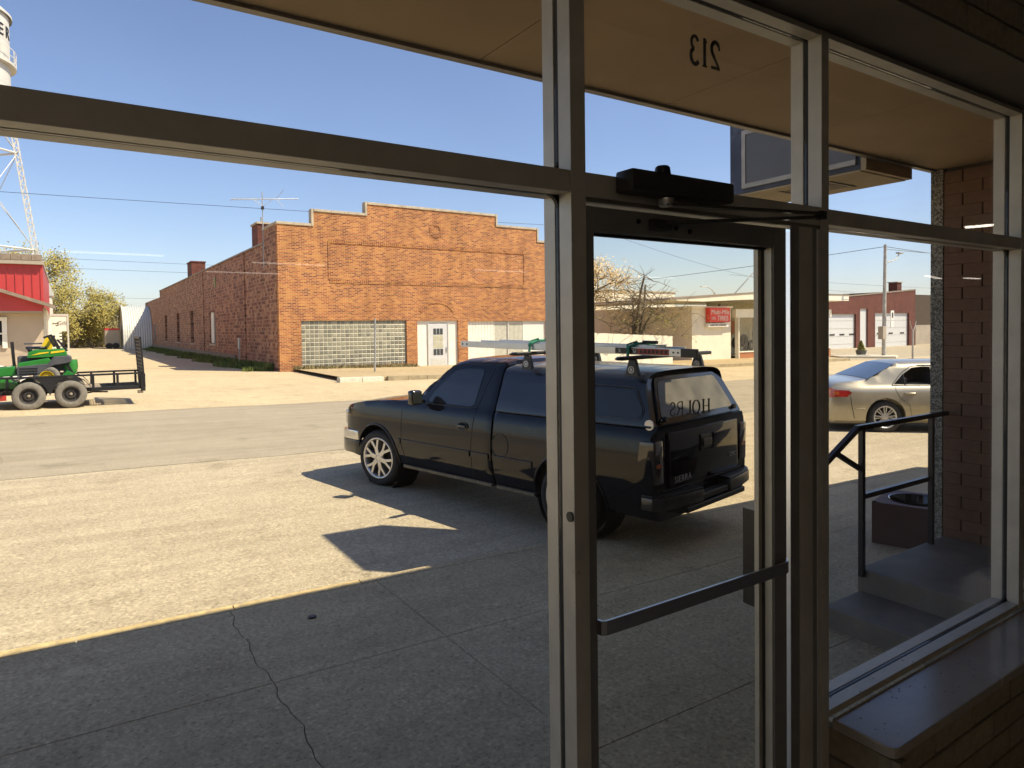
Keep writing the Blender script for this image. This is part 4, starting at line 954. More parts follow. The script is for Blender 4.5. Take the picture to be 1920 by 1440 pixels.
# ------------------------------------------------------------------ tyre shop on the right
ts = thing('tyre_shop', 'cream block tyre shop with flat canopy and display window of tyres', 'building', (39, 31, -.3), world=True)
TY = 31.
MB().box(34.85, 38.8, TY, 42, -.9, 3.40).build('block_wall', 'cream_wall', ts)
MB().box(34.78, 38.95, TY-.08, 42, 3.401, 3.50).build('wall_cap', 'white_paint', ts)
MB().box(38.801, 39.62, TY+.9, TY+1.1, -.9, 3.7).build('return_wall', 'cream_dark', ts)
MB().box(39.62, 39.72, TY-.02, TY+.3, -.9, 3.0).build('corner_post', 'white_paint', ts)
MB().box(39.3, 51, TY-.05, TY+.3, 2.72, 3.32).build('window_head', 'white_paint', ts)
MB().box(39.721, 51, TY+.02, TY+.25, -.9, .24).build('sill_wall', 'orange_brick', ts)
MB().box(39.7, 51, TY-.03, TY+.26, .241, .32).build('window_sill', 'white_paint', ts)
MB().prism([(34.6, 3.75), (40.3, 3.98), (51.5, 3.98), (51.5, 4.42), (40.3, 4.42), (34.6, 4.05), (31.5, 3.86), (31.5, 3.80)], TY-1.2, TY+9, 'y').build('canopy_roof', 'cream_wall', ts)
MB().prism([(31.5, 3.865), (34.6, 4.055), (40.3, 4.425), (51.5, 4.425), (51.5, 4.49), (40.3, 4.49), (34.6, 4.11), (31.5, 3.92)], TY-1.25, TY+9, 'y').build('roof_edge', 'brown_trim', ts)
for x0, x1 in ((39.73, 41.34), (41.44, 43.2), (43.3, 45.3)):
    wn = MB().box(x0, x1, TY+.10, TY+.11, .33, 2.71).build('window', 'pane', ts)
    MB().box(x0-.05, x0, TY+.05, TY+.15, .33, 2.71).build('window_frame', 'white_metal', wn)
MB().box(39.7, 51, TY+2.8, TY+2.9, -.9, 3.9).build('back_partition', 'curtain', ts); MB().box(39.7, 51, TY+.3, TY+2.8, .0, .02).build('shop_floor_slab', 'cream_dark', ts)
MB().box(39.95, 40.7, TY+1.6, TY+2.2, 1.5, 2.6).build('dark_cabinet', 'brown_trim', ts); MB().box(40.9, 42.6, TY+2.6, TY+2.75, 1.5, 2.5).build('shelf_panel', 'orange_brick', ts)
tys = [(40.2, .9, .45), (41.0, 1.05, .47), (41.2, .55, .38), (41.9, .7, .4), (42.4, .9, .42), (42.2, 1.5, .3)]
for k, (x, z, r) in enumerate(tys):
    t = thing('display_tyre', ['black tyre half hidden at the left of the tyre shop window', 'large upright black tyre in the tyre shop window left of the window post', 'smaller black tyre leaning below the large one in the tyre shop window', 'black tyre right of the window post in the tyre shop', 'black tyre furthest right in the tyre shop window', 'small black tyre stacked on top at the right of the tyre shop window'][k], 'tyre', (x, TY+.6, z), rz=R(15*(k % 3)), group='tyres on display in the shop window')
    MB().lathe([(r*.55, -.1), (r*.62, -.12), (r*.95, -.12), (r, -.06), (r, .06), (r*.95, .12), (r*.62, .12), (r*.55, .1)], axis='y', n=28, closed=True).build('tyre_carcass', 'tyre', t, smooth=True)
sn = thing('tyre_sign', 'red box sign with white lettering and a small letter board on the cream wall', 'sign', (37.2, 30.9, 2.9), world=True)
MB().box(36.18, 38.28, TY-.38, TY-.02, 2.41, 3.39).build('sign_case', 'sign_red', sn, bevel=.03)
text('lettering', 'Multi-Mile', .46, frame((1, 0, 0), (0, 0, 1), off((37.23, TY-.39, 3.08), sn)), 'sign_white', sn, extrude=.006, shear=.15)
text('lettering', 'TIRES', .47, frame((1, 0, 0), (0, 0, 1), off((37.5, TY-.39, 2.66), sn)), 'sign_white', sn, extrude=.006)
text('lettering', '10%', .26, frame((1, 0, 0), (0, 0, 1), off((36.55, TY-.39, 2.66), sn)), 'sign_white', sn, extrude=.004)
MB().box(36.12, 38.2, TY-.30, TY-.05, 2.08, 2.33).build('letter_board', 'sign_white', sn)
text('lettering', 'LUBE OIL & BRAKES', .19, frame((1, 0, 0), (0, 0, 1), off((37.16, TY-.31, 2.2), sn)), 'printed', sn, extrude=.004)
MB().tube([(39.0, TY-.2, 4.4), (40.0, TY-.5, 5.4), (41.3, TY-.8, 6.6), (43, TY-1, 8)], .045).build('roof_conduit', 'galv', ts)
fn = thing('board_fence', 'cream board fence in front of the tyre shop side wall', 'fence', (28, 29, 0), world=True)
for k in range(64):
    x = 23.2+k*.12; zt = 1.85-(x-24.7)*.045+random.uniform(-.012, .012); 
    MB().box(x, x+.113, 29.0, 29.03, g(x, 29)-.1, zt).build('board', 'white_paint', fn)
bw = thing('white_warehouse', 'long flat pale building beyond the bare tree', 'building', (58, 60, 0), world=True)
MB().box(40, 64.3, 60, 75, -.8, 6.35).build('wall', 'cream_wall', bw); MB().box(39.9, 64.4, 59.9, 75, 6.351, 6.5).build('roof_edge', 'limestone', bw)
# ------------------------------------------------------------------ garage on the right
ga = thing('brick_garage', 'low red brick garage with two white roller doors', 'building', (75, 40, -.4), world=True)
GY = 40.
def gtop(x): return 4.75+(x-65)*.068
rr_ = [(60, 65.2), (70.5, 71.3), (72.8, 74.3), (81.6, 83.0)]
for a, c in rr_: MB().prism([(a, -.95), (c, -.95), (c, gtop(c)), (a, gtop(a))], GY, GY+.4, 'y').build('wall', 'brick_red', ga)
for a, c, z in ((65.2, 70.5, 3.19), (71.3, 72.8, 3.78), (74.3, 81.6, 3.32)): MB().prism([(a, z), (c, z), (c, gtop(c)), (a, gtop(a))], GY, GY+.4, 'y').build('wall', 'brick_red', ga)
MB().prism([(66.9, gtop(66.9)), (83.05, gtop(83)), (83.05, gtop(83)+.15), (66.9, gtop(66.9)+.12)], GY-.05, GY+.5, 'y').build('coping', 'brown_trim', ga)
for a, c, z in ((65.2, 70.5, 3.19), (74.3, 81.6, 3.32)):
    d = MB().box(a, c, GY+.2, GY+.28, -.9, z).build('roller_door', 'white_door', ga)
    for k in range(1, 5): MB().box(a, c, GY+.185, GY+.199, -.8+k*.82, -.78+k*.82).build('door_groove', 'cream_dark', d)
    for k in range(3): MB().box(a+.7+k*(c-a)*.34, a+1.6+k*(c-a)*.34, GY+.18, GY+.198, .95, 1.12).build('door_light', 'dark_glass', d)
MB().box(71.3, 72.8, GY+.15, GY+.25, -.9, 3.78).build('side_door', 'white_door', ga)
MB().box(83.01, 83.3, GY+.1, 50, -.9, gtop(83)).build('side_wall', 'mortar_dark', ga); MB().box(83.3, 92, GY+1.5, GY+1.7, -.9, 1.9).build('low_wall', 'cream_dark', ga); MB().box(83.3, 92, GY+1.5, GY+1.7, 1.9, 5.6).build('dark_wall', 'mortar_dark', ga)
chm = MB().box(80.9, 81.9, GY+1, GY+2, 5.5, 6.9).build('chimney', 'brick_red', ga); MB().box(80.8, 82, GY+.9, GY+2.1, 6.901, 7.0).build('chimney_cap', 'limestone', chm)
# utility pole
up_ = thing('utility_pole', 'weathered wooden utility pole with curved lamp arm and meter box', 'utility pole', (52.8, 27.7, -.4), world=True)
MB().tube([(52.68, 27.7, -.6), (52.78, 27.7, 4), (52.88, 27.7, 8.25)], [.15, .13, .105], 12).build('pole', 'wood_pole', up_)
MB().tube([(53.05, 27.6, 6.9)]+[(53.05+1.5*math.sin(a), 27.5, 7.75-.8*math.cos(a)*1.0) for a in lin(.3, 1.45, 8)]+[(54.75, 27.5, 7.72)], .05, 8).build('lamp_arm', 'white_metal', up_)
MB().box(54.3, 54.95, 27.35, 27.65, 7.60, 7.72).build('lamp_head', 'galv', up_, bevel=.04)
MB().box(52.98, 53.42, 27.3, 27.35, 2.45, 3.15).build('pole_sign', 'sign_white', up_); MB().box(52.98, 53.38, 27.3, 27.35, 1.85, 2.35).build('pole_sign', 'sign_white', up_)
MB().box(53.12, 53.28, 27.285, 27.299, 2.6, 3.0).build('sign_print', 'black_print', up_)
MB().box(52.02, 52.5, 27.4, 27.8, .95, 1.95).build('meter_box', 'cream_dark', up_, bevel=.03)
for k, (a, c, s_) in enumerate((((52.9, 27.7, 8.1), (95, 28, 9.2), .6), ((53.0, 27.7, 7.9), (90, 10, 9.0), 1.2), ((52.9, 27.7, 8.1), (60, 110, 8.4), .8))):
    a, c = Vector(a), Vector(c); t = MB().tube([a.lerp(c, u)-Vector((0, 0, s_*4*u*(1-u))) for u in lin(0, 1, 14)], .02, 4).build('overhead_wire', 'black_trim', kind='stuff')
fp = thing('forked_post', 'thin post with a small forked top beyond the silver sedan', 'post', (49.9, 24.2, -.4), world=True)
MB().tube([(49.88, 24.2, -.5), (49.92, 24.2, 1.7)], .07, 8).build('post_tube', 'wood_pole', fp)
for s_ in (-1, 1): MB().tube([(49.92, 24.2, 1.55), (49.92+s_*.28, 24.2, 1.95), (49.92+s_*.42, 24.2, 2.3)], .035, 6).build('fork_arm', 'wood_pole', fp)
pl = thing('potted_shrub', 'small conical shrub in a dark tub on a pale kerb island', 'plant', (52.9, 29.6, -.45), world=True)
MB().lathe([(.0, -.42), (.30, -.42), (.42, .05), (.36, .05), (.0, .0)], c=(52.9, 29.6, 0), n=20).build('tub', 'jd_grey', pl)
b = MB()
for k in range(500):
    z = random.random(); r = .26*(1-z)**.8; a = random.uniform(0, 6.28); c = Vector((52.9+r*math.cos(a), 29.6+r*math.sin(a), .05+z*.75)); d = Vector((random.gauss(0, 1), random.gauss(0, 1), random.gauss(0, 1))).normalized()*.09; e = d.orthogonal().normalized()*.06
    b.quad(c-d, c-e, c+d, c+e)
b.build('foliage', 'leaf_bush', pl, fixn=False)
ki = thing('kerb_island', 'low pale concrete kerb island under the potted shrub', 'kerb', (51, 28.6, -.4), world=True)
MB().prism([(49.5, 29.4), (51.6, 26.2), (53.8, 27.2), (53.6, 29.2), (50.2, 30.6)], -.46, -.30, 'z').build('kerb_slab', 'white_kerb', ki, bevel=.03)
b = MB(); ar = [(x, y) for x, y in ((45, 27), (110, 20), (120, 39.9), (62, 39.9), (46, 31))]
# lamp beyond the tyre shop
sl = thing('street_lamp', 'white curved street lamp rising behind the tyre shop roof', 'street lamp', (71.9, 60, 0), world=True)
MB().tube([(71.95, 60, -.8), (71.95, 60, 6.6)], .09, 8).build('post', 'white_metal', sl)
MB().tube([(71.95, 60, 5.8), (71.7, 60, 6.5), (71.2, 60, 7.0), (70.4, 60, 7.25), (69.6, 60, 7.28)], .06, 6).build('arm', 'white_metal', sl); MB().box(69.2, 69.95, 59.85, 60.15, 7.2, 7.32).build('lamp_head', 'white_metal', sl, bevel=.03)
for a, c, s_ in (((-40, 36, 8.0), (40, 36.5, 9.5), .4), ((-60, 100, 13.5), (40, 101, 11.5), .8), ((-60, 100, 12.2), (40, 101, 10.4), .8), ((-60, 120, 8.8), (40, 122, 7.6), .4), ((30, 40, 10.8), (72, 41, 5.6), 1.2), ((75, 60, 9), (200, 62, 10), 1)):
    a, c = Vector(a), Vector(c); MB().tube([a.lerp(c, u)-Vector((0, 0, s_*4*u*(1-u))) for u in lin(0, 1, 20)], .010 if a.y < 50 else .016, 4).build('overhead_wire', 'black_trim', kind='stuff')
for k, (x, z) in enumerate(((92, 7.2), (101, 7.6))):
    t = thing('distant_pole', ['distant utility pole at the left above the garage roof', 'distant utility pole just right of its twin above the garage roof'][k], 'utility pole', (x, 62, 0), group='distant poles', world=True)
    MB().tube([(x, 62, -.8), (x, 62, z)], .2, 6).build('pole', 'bark', t)
# ================================================================== VEGETATION
def tree(name, label, base, h, spread, leaf, bark, nleaf, lsize, seed, lean=(0, 0), group=None, cat='tree', droop=.1, trunk_r=None, depth=5, split=(2, 3), first=.3, up_bias=.35):
    rnd = random.Random(seed); t = thing(name, label, cat, base, group=group); b = MB(); tips = []
    tr = trunk_r or h*.03
    def grow(p, d, L, r, lv):
        n = 4; pts = [p]; dd = d.copy()
        for i in range(n):
            dd = (dd+Vector((rnd.gauss(0, .16), rnd.gauss(0, .16), rnd.gauss(0, .08)+(.03 if lv < 3 else -droop))) ).normalized(); pts.append(pts[-1]+dd*L/n)
            if lv >= depth-2: tips.append((pts[-1], lv))
        b.tube(pts, [max(r*(1-.4*i/n), .006) for i in range(n+1)], 6 if lv < 2 else 4 if lv < 4 else 3, cap=False)
        if lv >= depth: return
        for k in range(rnd.randint(*split)+(1 if lv == 0 else 0)):
            a = rnd.uniform(0, 6.28); tilt = rnd.uniform(.35, .85)*spread
            o1 = dd.orthogonal().normalized(); o2 = dd.cross(o1)
            nd = (dd*math.cos(tilt)+(o1*math.cos(a)+o2*math.sin(a))*math.sin(tilt)); nd.z += up_bias*(1 if lv < 2 else .3); nd.normalize()
            grow(pts[-1] if k else pts[-1], nd, L*rnd.uniform(.62, .85), r*.6, lv+1)
        if lv in (1, 2):
            nd = Vector((rnd.gauss(0, 1), rnd.gauss(0, 1), .3)).normalized(); grow(pts[2], nd, L*.6, r*.4, lv+2)
    grow(Vector((0, 0, -.2)), Vector((lean[0], lean[1], 1)).normalized(), h*first, tr, 0)
    b.build('trunk_and_limbs', bark, t, fixn=False)
    f = MB()
    for k in range(nleaf):
        p, lv = rnd.choice(tips); c = p+Vector((rnd.gauss(0, 1), rnd.gauss(0, 1), rnd.gauss(0, 1)))*lsize*3.4
        d = Vector((rnd.gauss(0, 1), rnd.gauss(0, 1), rnd.gauss(0, 1))).normalized()*lsize*rnd.uniform(.5, 1.3); e = d.orthogonal().normalized()*lsize*.5
        f.quad(c-d, c-e, c+d, c+e)
    if nleaf: f.build('crown', leaf, t, fixn=False)
    return t
tree('willow_tree', 'large yellow-green budding tree nearest the red building, at the far end of the alley', (-2.1, 104, .3), 12.8, .85, 'leaf_yg', 'bark', 7500, .16, 11, (.08, 0), 'budding trees at the alley end', depth=6, droop=.05)
tree('willow_tree', 'yellow-green budding tree with a dark leaning trunk in the middle of the alley end', (.5, 101, .3), 9.2, .85, 'leaf_yg', 'bark', 7500, .14, 23, (.15, 0), 'budding trees at the alley end', depth=6, droop=.06)
tree('willow_tree', 'lower yellow-green budding tree left of the arched shed', (2.7, 103, .3), 5.8, 1.1, 'leaf_yg', 'bark_pale', 5000, .14, 5, (.05, 0), 'budding trees at the alley end', depth=6, droop=.08, first=.22)
b = MB(); rnd = random.Random(3)
for k in range(11000):
    x = rnd.uniform(-7, 5.6); y = rnd.uniform(107, 113); top = 3.6+1.6*math.sin(x*.9)+1.0*math.sin(x*2.3+1)+(1.0 if x > 2 else 0); z = .2+top*rnd.random()**1.3
    d = Vector((rnd.gauss(0, 1), rnd.gauss(0, 1), rnd.gauss(0, 1))).normalized()*rnd.uniform(.1, .26); e = d.orthogonal().normalized()*.1
    c = Vector((x, y, z)); b.quad(c-d, c-e, c+d, c+e)
b.build('thicket', 'leaf_dry', kind='stuff', fixn=False)
b = MB()
for k in range(420):
    x = rnd.uniform(-7, 5.6); y = rnd.uniform(106, 110); h_ = rnd.uniform(2, 4.4); b.tube([(x, y, .1), (x+rnd.gauss(0, .4), y, h_*.5), (x+rnd.gauss(0, .9), y, h_)], [.05, .035, .01], 3, cap=False)
b.build('thicket_stems', 'bark', kind='stuff', fixn=False)
# far wood line so the horizon is not bare
b = MB()
for k in range(14000):
    x = rnd.uniform(-120, 330); y = 190+rnd.uniform(-8, 8)+abs(x)*.1; top = 5+2.5*math.sin(x*.11)+1.5*math.sin(x*.37)+1.2*math.sin(x*.9); z = -1+top*rnd.random()
    d = Vector((rnd.gauss(0, 1), rnd.gauss(0, 1), rnd.gauss(0, 1))).normalized()*rnd.uniform(.6, 1.4); e = d.orthogonal().normalized()*.7
    c = Vector((x, y, z)); b.quad(c-d, c-e, c+d, c+e)
b.build('far_woods', 'leaf_dry', kind='stuff', fixn=False)
# bare bush before the tyre shop
def bush(base, seed):
    rnd = random.Random(seed); t = thing('bare_bush', 'sprawling half-bare tree with a few broken dark stems over the board fence', 'tree', base); b = MB(); tips = []
    for (dx, L, r) in ((-.1, 3.8, .10), (.3, 5.2, .12), (.5, 4.5, .10), (-.4, 2.8, .08), (.9, 3.2, .08)):
        pts = [Vector((0, 0, 0))]
        d = Vector((dx*.35, rnd.gauss(0, .1), 1)).normalized()
        for i in range(6): d = (d+Vector((rnd.gauss(.02, .07), rnd.gauss(0, .07), 0))).normalized(); pts.append(pts[-1]+d*L/6)
        b.tube(pts, [r*(1-.5*i/6) for i in range(7)], 7)
        tips += pts[2:]
    b.build('stems', 'bark', t, fixn=False)
    b = MB(); q = list(tips); lv = []
    for k in range(430):
        p = rnd.choice(q[-60:] if len(q) > 60 and rnd.random() < .5 else q); a = rnd.uniform(0, 6.28); upv = rnd.uniform(-.25, 1.1)
        d = Vector((math.cos(a), math.sin(a)*.7, upv)).normalized(); L = rnd.uniform(.5, 1.8); pts = [p]
        for i in range(4): d = (d+Vector((rnd.gauss(0, .2), rnd.gauss(0, .2), rnd.gauss(-.05, .15)))).normalized(); pts.append(pts[-1]+d*L/4)
        b.tube(pts, [.028, .02, .014, .01, .006], 3, cap=False)
        if pts[-1].length < 5.0 and len(q) < 300: q.append(pts[-1])
        lv += pts[2:]
    b.build('twigs', 'bark_pale', t, fixn=False)
    f = MB()
    for k in range(3600):
        p = rnd.choice(lv)
        if p.z > 2.6 and rnd.random() < .9: continue
        if p.x < .8 and rnd.random() < .75: continue
        c = p+Vector((rnd.gauss(0, .13), rnd.gauss(0, .13), rnd.gauss(0, .13))); d = Vector((rnd.gauss(0, 1), rnd.gauss(0, 1), rnd.gauss(0, 1))).normalized()*.06; e = d.orthogonal().normalized()*.03
        f.quad(c-d, c-e, c+d, c+e)
    f.build('leaves', 'leaf_bush', t, fixn=False)
bush((29.0, 30.4, .3), 4)
tree('blossom_tree', 'pale orange-blossomed tree beyond the board fence', (45.3, 55, -.6), 10.5, .95, 'leaf_blossom', 'bark_pale', 7000, .14, 31, (0, 0), depth=6, droop=.0)
# grass and weeds along the side wall
b = MB(); rnd = random.Random(9)
for k in range(9000):
    y = 35+abs(rnd.random()**1.8)*62; wdt = .9+.35*math.sin(y*.8)+.5*rnd.random(); x = 8.62-rnd.random()**1.4*wdt; h_ = rnd.uniform(.10, .34)*(1.4 if x > 8.2 else .8)
    a = rnd.uniform(0, 6.28); dx, dy = math.cos(a)*.05, math.sin(a)*.05; z = g(x, y); lx = rnd.gauss(0, .08)
    b.add([(x-dx, y-dy, z), (x+dx, y+dy, z), (x+lx, y+lx, z+h_)], [(0, 1, 2)])
b.build('grass', 'grass', kind='stuff', fixn=False)
b = MB()
for k in range(1500):
    x = rnd.uniform(9.3, 16); y = 33.9-rnd.random()**2*.6; z = g(x, 27)+.21; h_ = rnd.uniform(.04, .22); a = rnd.uniform(0, 6.28); dx, dy = math.cos(a)*.04, math.sin(a)*.04
    b.add([(x-dx, y-dy, z), (x+dx, y+dy, z), (x+rnd.gauss(0, .06), y, z+h_)], [(0, 1, 2)])
for k in range(0):
    x = rnd.uniform(2.6, 6.0); y = 26.2+(x-4)*.1+rnd.gauss(0, .5)+.3*math.sin(x*4); z = g(x, y)+.01; h_ = rnd.uniform(.02, .09); a = rnd.uniform(0, 6.28); dx, dy = math.cos(a)*.05, math.sin(a)*.05
    b.add([(x-dx, y-dy, z), (x+dx, y+dy, z), (x+rnd.gauss(0, .06), y, z+h_)], [(0, 1, 2)])
b.build('weeds', 'leaf_dry', kind='stuff', fixn=False)

# ================================================================== VEHICLES
def interp(t, x):
    if x <= t[0][0]: return t[0][1]
    for (a, b_), (c, d) in zip(t, t[1:]):
        if x <= c: return b_+(d-b_)*(x-a)/(c-a)
    return t[-1][1]
def loft(xs_, sect, ztop, crown=.05, endin=None):
    """closed body skin: sect = half outline [(y, z)] from the sill up to the roof centre, clipped under ztop(x)"""
    b = MB(); m_ = len(sect)
    for x in xs_:
        sc_ = interp(endin, x) if endin else 1.
        half = []
        for (y, z) in sect:
            zt_ = ztop(x)-crown*(y*y); half.append((y*sc_, min(z, zt_)))
        ring_ = [(x, y, z) for y, z in half]+[(x, -y, z) for y, z in half[::-1][1:]]
        b.v += ring_
    n = 2*m_-1
    for i in range(len(xs_)-1):
        for k in range(n-1): b.f.append((i*n+k, (i+1)*n+k, (i+1)*n+k+1, i*n+k+1))
        b.f.append((i*n+n-1, (i+1)*n+n-1, (i+1)*n, i*n))
    b.f.append(tuple(range(n-1, -1, -1))); b.f.append(tuple((len(xs_)-1)*n+k for k in range(n)))
    b.mi = [0]*len(b.f); return b
def cutter(x, z, r, y0, y1, n=40):
    o = MB().lathe([(0, y0), (r, y0), (r, y1), (0, y1)], c=(x, 0, z), axis='y', n=n).build('cut', 'black_trim'); return o
def boxcut(*a): return MB().box(*a).build('cut', 'black_trim')
def wheel(parent, x, y, z, r, wd, rimr, style, side=1, tyre='tyre', rimm='rim', nm='wheel'):
    wo = bpy.data.objects.new(nm, None); col.objects.link(wo); wo.parent = parent; wo.location = (x, y, z); wo.rotation_euler = (0, 0, 0 if side > 0 else math.pi)
    h = wd/2
    MB().lathe([(rimr*.98, -h*.9), (rimr*1.04, -h), (r*.90, -h), (r*.985, -h*.75), (r, -h*.35), (r, h*.35), (r*.985, h*.75), (r*.90, h), (rimr*1.12, h*1.04), (rimr*1.02, h*.92)], axis='y', n=48, closed=False).build('tyre', tyre, wo, smooth=True)
    MB().lathe([(0, -h*.2), (rimr*.97, -h*.2), (rimr*.97, h*.15), (0, h*.15)], axis='y', n=32).build('brake_backing', 'rim_dark', wo)
    MB().lathe([(rimr*.90, h*.2), (rimr*.93, h*.80), (rimr*1.03, h*.93), (rimr*.99, h*.99), (rimr*.91, h*.93), (rimr*.87, h*.3)], axis='y', n=48, closed=True).build('rim', rimm, wo, smooth=True)
    b = MB(); yf = h*.80
    if style == 'split':
        for k in range(6):
            a = 2*math.pi*k/6+.26
            c = lambda rr, aa: (rr*math.cos(aa), yf, rr*math.sin(aa))
            b.beam(c(rimr*.15, a), c(rimr*.50, a), rimr*.22, h*.28, (0, 1, 0))
            for s_ in (-1, 1): b.beam(c(rimr*.44, a+s_*.05), c(rimr*.95, a+s_*.25), rimr*.13, h*.26, (0, 1, 0))
        b.lathe([(0, yf+h*.12), (rimr*.14, yf+h*.12), (rimr*.24, yf), (rimr*.24, yf-h*.3), (0, yf-h*.3)], axis='y', n=20)
        for k in range(6):
            a = 2*math.pi*k/6+.26+math.pi/6; b.lathe([(0, yf+.004), (.012, yf+.004), (.012, yf-.02)], c=(rimr*.27*math.cos(a), 0, rimr*.27*math.sin(a)), axis='y', n=6)
    elif style == 'ten':
        for k in range(8):
            a = 2*math.pi*k/8
            for s_ in (-1, 1): b.beam((rimr*.2*math.cos(a+s_*.22), yf*.9, rimr*.2*math.sin(a+s_*.22)), (rimr*.93*math.cos(a+s_*.13), yf, rimr*.93*math.sin(a+s_*.13)), rimr*.085, h*.2, (0, 1, 0))
        b.lathe([(0, yf+h*.08), (rimr*.2, yf+h*.05), (rimr*.27, yf-h*.1), (rimr*.27, yf-h*.3), (0, yf-h*.3)], axis='y', n=20)
    elif style == 'steel':
        b.lathe([(rimr*.92, yf*.3), (rimr*.72, yf*.25), (rimr*.55, yf*.55), (rimr*.35, yf*.6), (rimr*.3, yf*.3), (0, yf*.3)], axis='y', n=32)
    elif style == 'yellow':
        b.lathe([(rimr*.92, yf*.3), (rimr*.7, yf*.5), (rimr*.3, yf*.55), (rimr*.25, yf*.9), (0, yf*.9)], axis='y', n=32)
    b.build('spokes', rimm, wo, bevel=.003 if style in ('split', 'ten') else 0)
    if style == 'steel':
        c = MB()
        for k in range(9):
            a = 2*math.pi*k/9; c.lathe([(0, yf*.42), (rimr*.075, yf*.42), (rimr*.075, yf*.2)], c=(rimr*.64*math.cos(a), 0, rimr*.64*math.sin(a)), axis='y', n=8)
        c.build('rim_hole', 'black_trim', wo); MB().lathe([(0, yf*.85), (rimr*.12, yf*.85), (rimr*.16, yf*.8), (rimr*.16, yf*.3)], axis='y', n=16).build('hub_cap', 'limestone', wo); MB().lathe([(0, yf*.87), (rimr*.06, yf*.87), (rimr*.06, yf*.8)], axis='y', n=10).build('grease_cap', 'black_trim', wo)
    return wo
# ---------------- pickup truck
tk = thing('pickup_truck', 'black pickup truck with a camper shell, ladder rack and split-spoke alloy wheels', 'truck', (4.51, 9.10, .014), rz=R(102))
LOW = [(.70, .33), (.86, .34), (.905, .38), (.945, .50), (.965, .62), (.972, .78), (.968, .92), (.955, 1.04), (.945, 1.10), (.938, 1.16), (.915, 1.215), (.895, 1.245)]
UP = [(.865, 1.33), (.80, 1.52), (.735, 1.68), (.70, 1.745), (.645, 1.795), (.54, 1.83), (.35, 1.85), (.15, 1.858), (0, 1.86)]
def gside(z): # half width at height z
    s_ = LOW[2:]+UP[:5]
    for (y0, z0_), (y1, z1_) in zip(s_, s_[1:]):
        if z0_ <= z <= z1_: return y0+(y1-y0)*(z-z0_)/(z1_-z0_)
    return s_[0][0] if z < s_[0][1] else s_[-1][0]
ZT = [(-2.30, 1.79), (-2.26, 1.83), (-2.1, 1.862), (-1.9, 1.872), (-1.65, 1.865), (-1.5, 1.835), (-1.38, 1.775), (-.82, 1.36), (-.76, 1.30), (-.6, 1.292), (.0, 1.255), (.45, 1.205), (.72, 1.15), (.84, 1.09), (.90, .98), (.925, .80), (.93, .6)]
xs_ = [-2.30, -2.285, -2.26, -2.2, -2.1]+lin(-2.0, -1.55, 4)[1:]+[-1.5, -1.44, -1.38, -1.3, -1.2, -1.1, -1.0, -.9, -.82, -.79, -.76, -.7]+lin(-.6, .4, 8)+[.5, .6, .68, .74, .79, .83, .87, .895, .91, .925]
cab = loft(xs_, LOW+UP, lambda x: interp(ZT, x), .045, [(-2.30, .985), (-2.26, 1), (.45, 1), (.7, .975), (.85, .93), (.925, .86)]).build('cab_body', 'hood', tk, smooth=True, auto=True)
AZ, AR = .40, .475
boolean(cab, [cutter(0, AZ, AR, .55, 1.2), cutter(0, AZ, AR, -1.2, -.55)]); cab.data.materials.clear(); cab.data.materials.append(M['hood'])
for p in cab.data.polygons: p.material_index = 0; p.use_smooth = True
cab.data.set_sharp_from_angle(angle=R(32))
bed = loft([-4.50, -4.49, -4.46]+lin(-4.4, -2.4, 14)+[-2.35, -2.335, -2.33], LOW+[(.6, 1.245), (.3, 1.245), (0, 1.245)], lambda x: 1.40, 0, [(-4.50, .975), (-4.46, .995), (-4.4, 1), (-2.35, 1), (-2.33, .985)]).build('bed', 'truck_paint', tk, smooth=True)
RX = -3.46
boolean(bed, [cutter(RX, AZ, AR, .55, 1.2), cutter(RX, AZ, AR, -1.2, -.55)]); bed.data.materials.clear(); bed.data.materials.append(M['truck_paint'])
for p in bed.data.polygons: p.material_index = 0; p.use_smooth = True
bed.data.set_sharp_from_angle(angle=R(32))
# camper shell
CS = [(.915, 1.248), (.905, 1.30), (.86, 1.42), (.80, 1.58), (.765, 1.68), (.735, 1.735), (.68, 1.77), (.58, 1.795), (.4, 1.812), (.2, 1.82), (0, 1.822)]
b = MB(); cx = [0, .03, .12]+lin(.2, 1.86, 12)+[1.95, 2.04, 2.10]
for t in cx:
    ring_ = []
    dz = {0: -.05, .03: -.02}.get(t, 0)-(.0 if t < 1.9 else {1.95: .01, 2.04: .03, 2.10: .06}.get(t, 0))
    for (y, z) in CS:
        zz = min(z, 1.822+dz-.02*y*y); zz = 1.248+(zz-1.248)*(.975-.027*t); xe = -2.36-t+(max(0, zz-1.25)*.42 if t > 2.09 else (max(0, zz-1.25)*.36 if t > 2.0 else 0)); ring_.append((xe, y, zz))
    b.v += ring_+[(q_[0], -q_[1], q_[2]) for q_ in ring_[::-1][1:]]
n = 2*len(CS)-1
for i in range(len(cx)-1):
    for k in range(n-1): b.f.append((i*n+k, (i+1)*n+k, (i+1)*n+k+1, i*n+k+1))
    b.f.append((i*n+n-1, (i+1)*n+n-1, (i+1)*n, i*n))
b.f.append(tuple(range(n))); b.f.append(tuple((len(cx)-1)*n+k for k in range(n-1, -1, -1))); b.mi = [0]*len(b.f)
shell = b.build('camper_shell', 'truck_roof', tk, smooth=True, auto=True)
def cside(z):
    for (y0, z0_), (y1, z1_) in zip(CS, CS[1:]):
        if z0_ <= z <= z1_: return y0+(y1-y0)*(z-z0_)/(z1_-z0_)
    return CS[0][0]
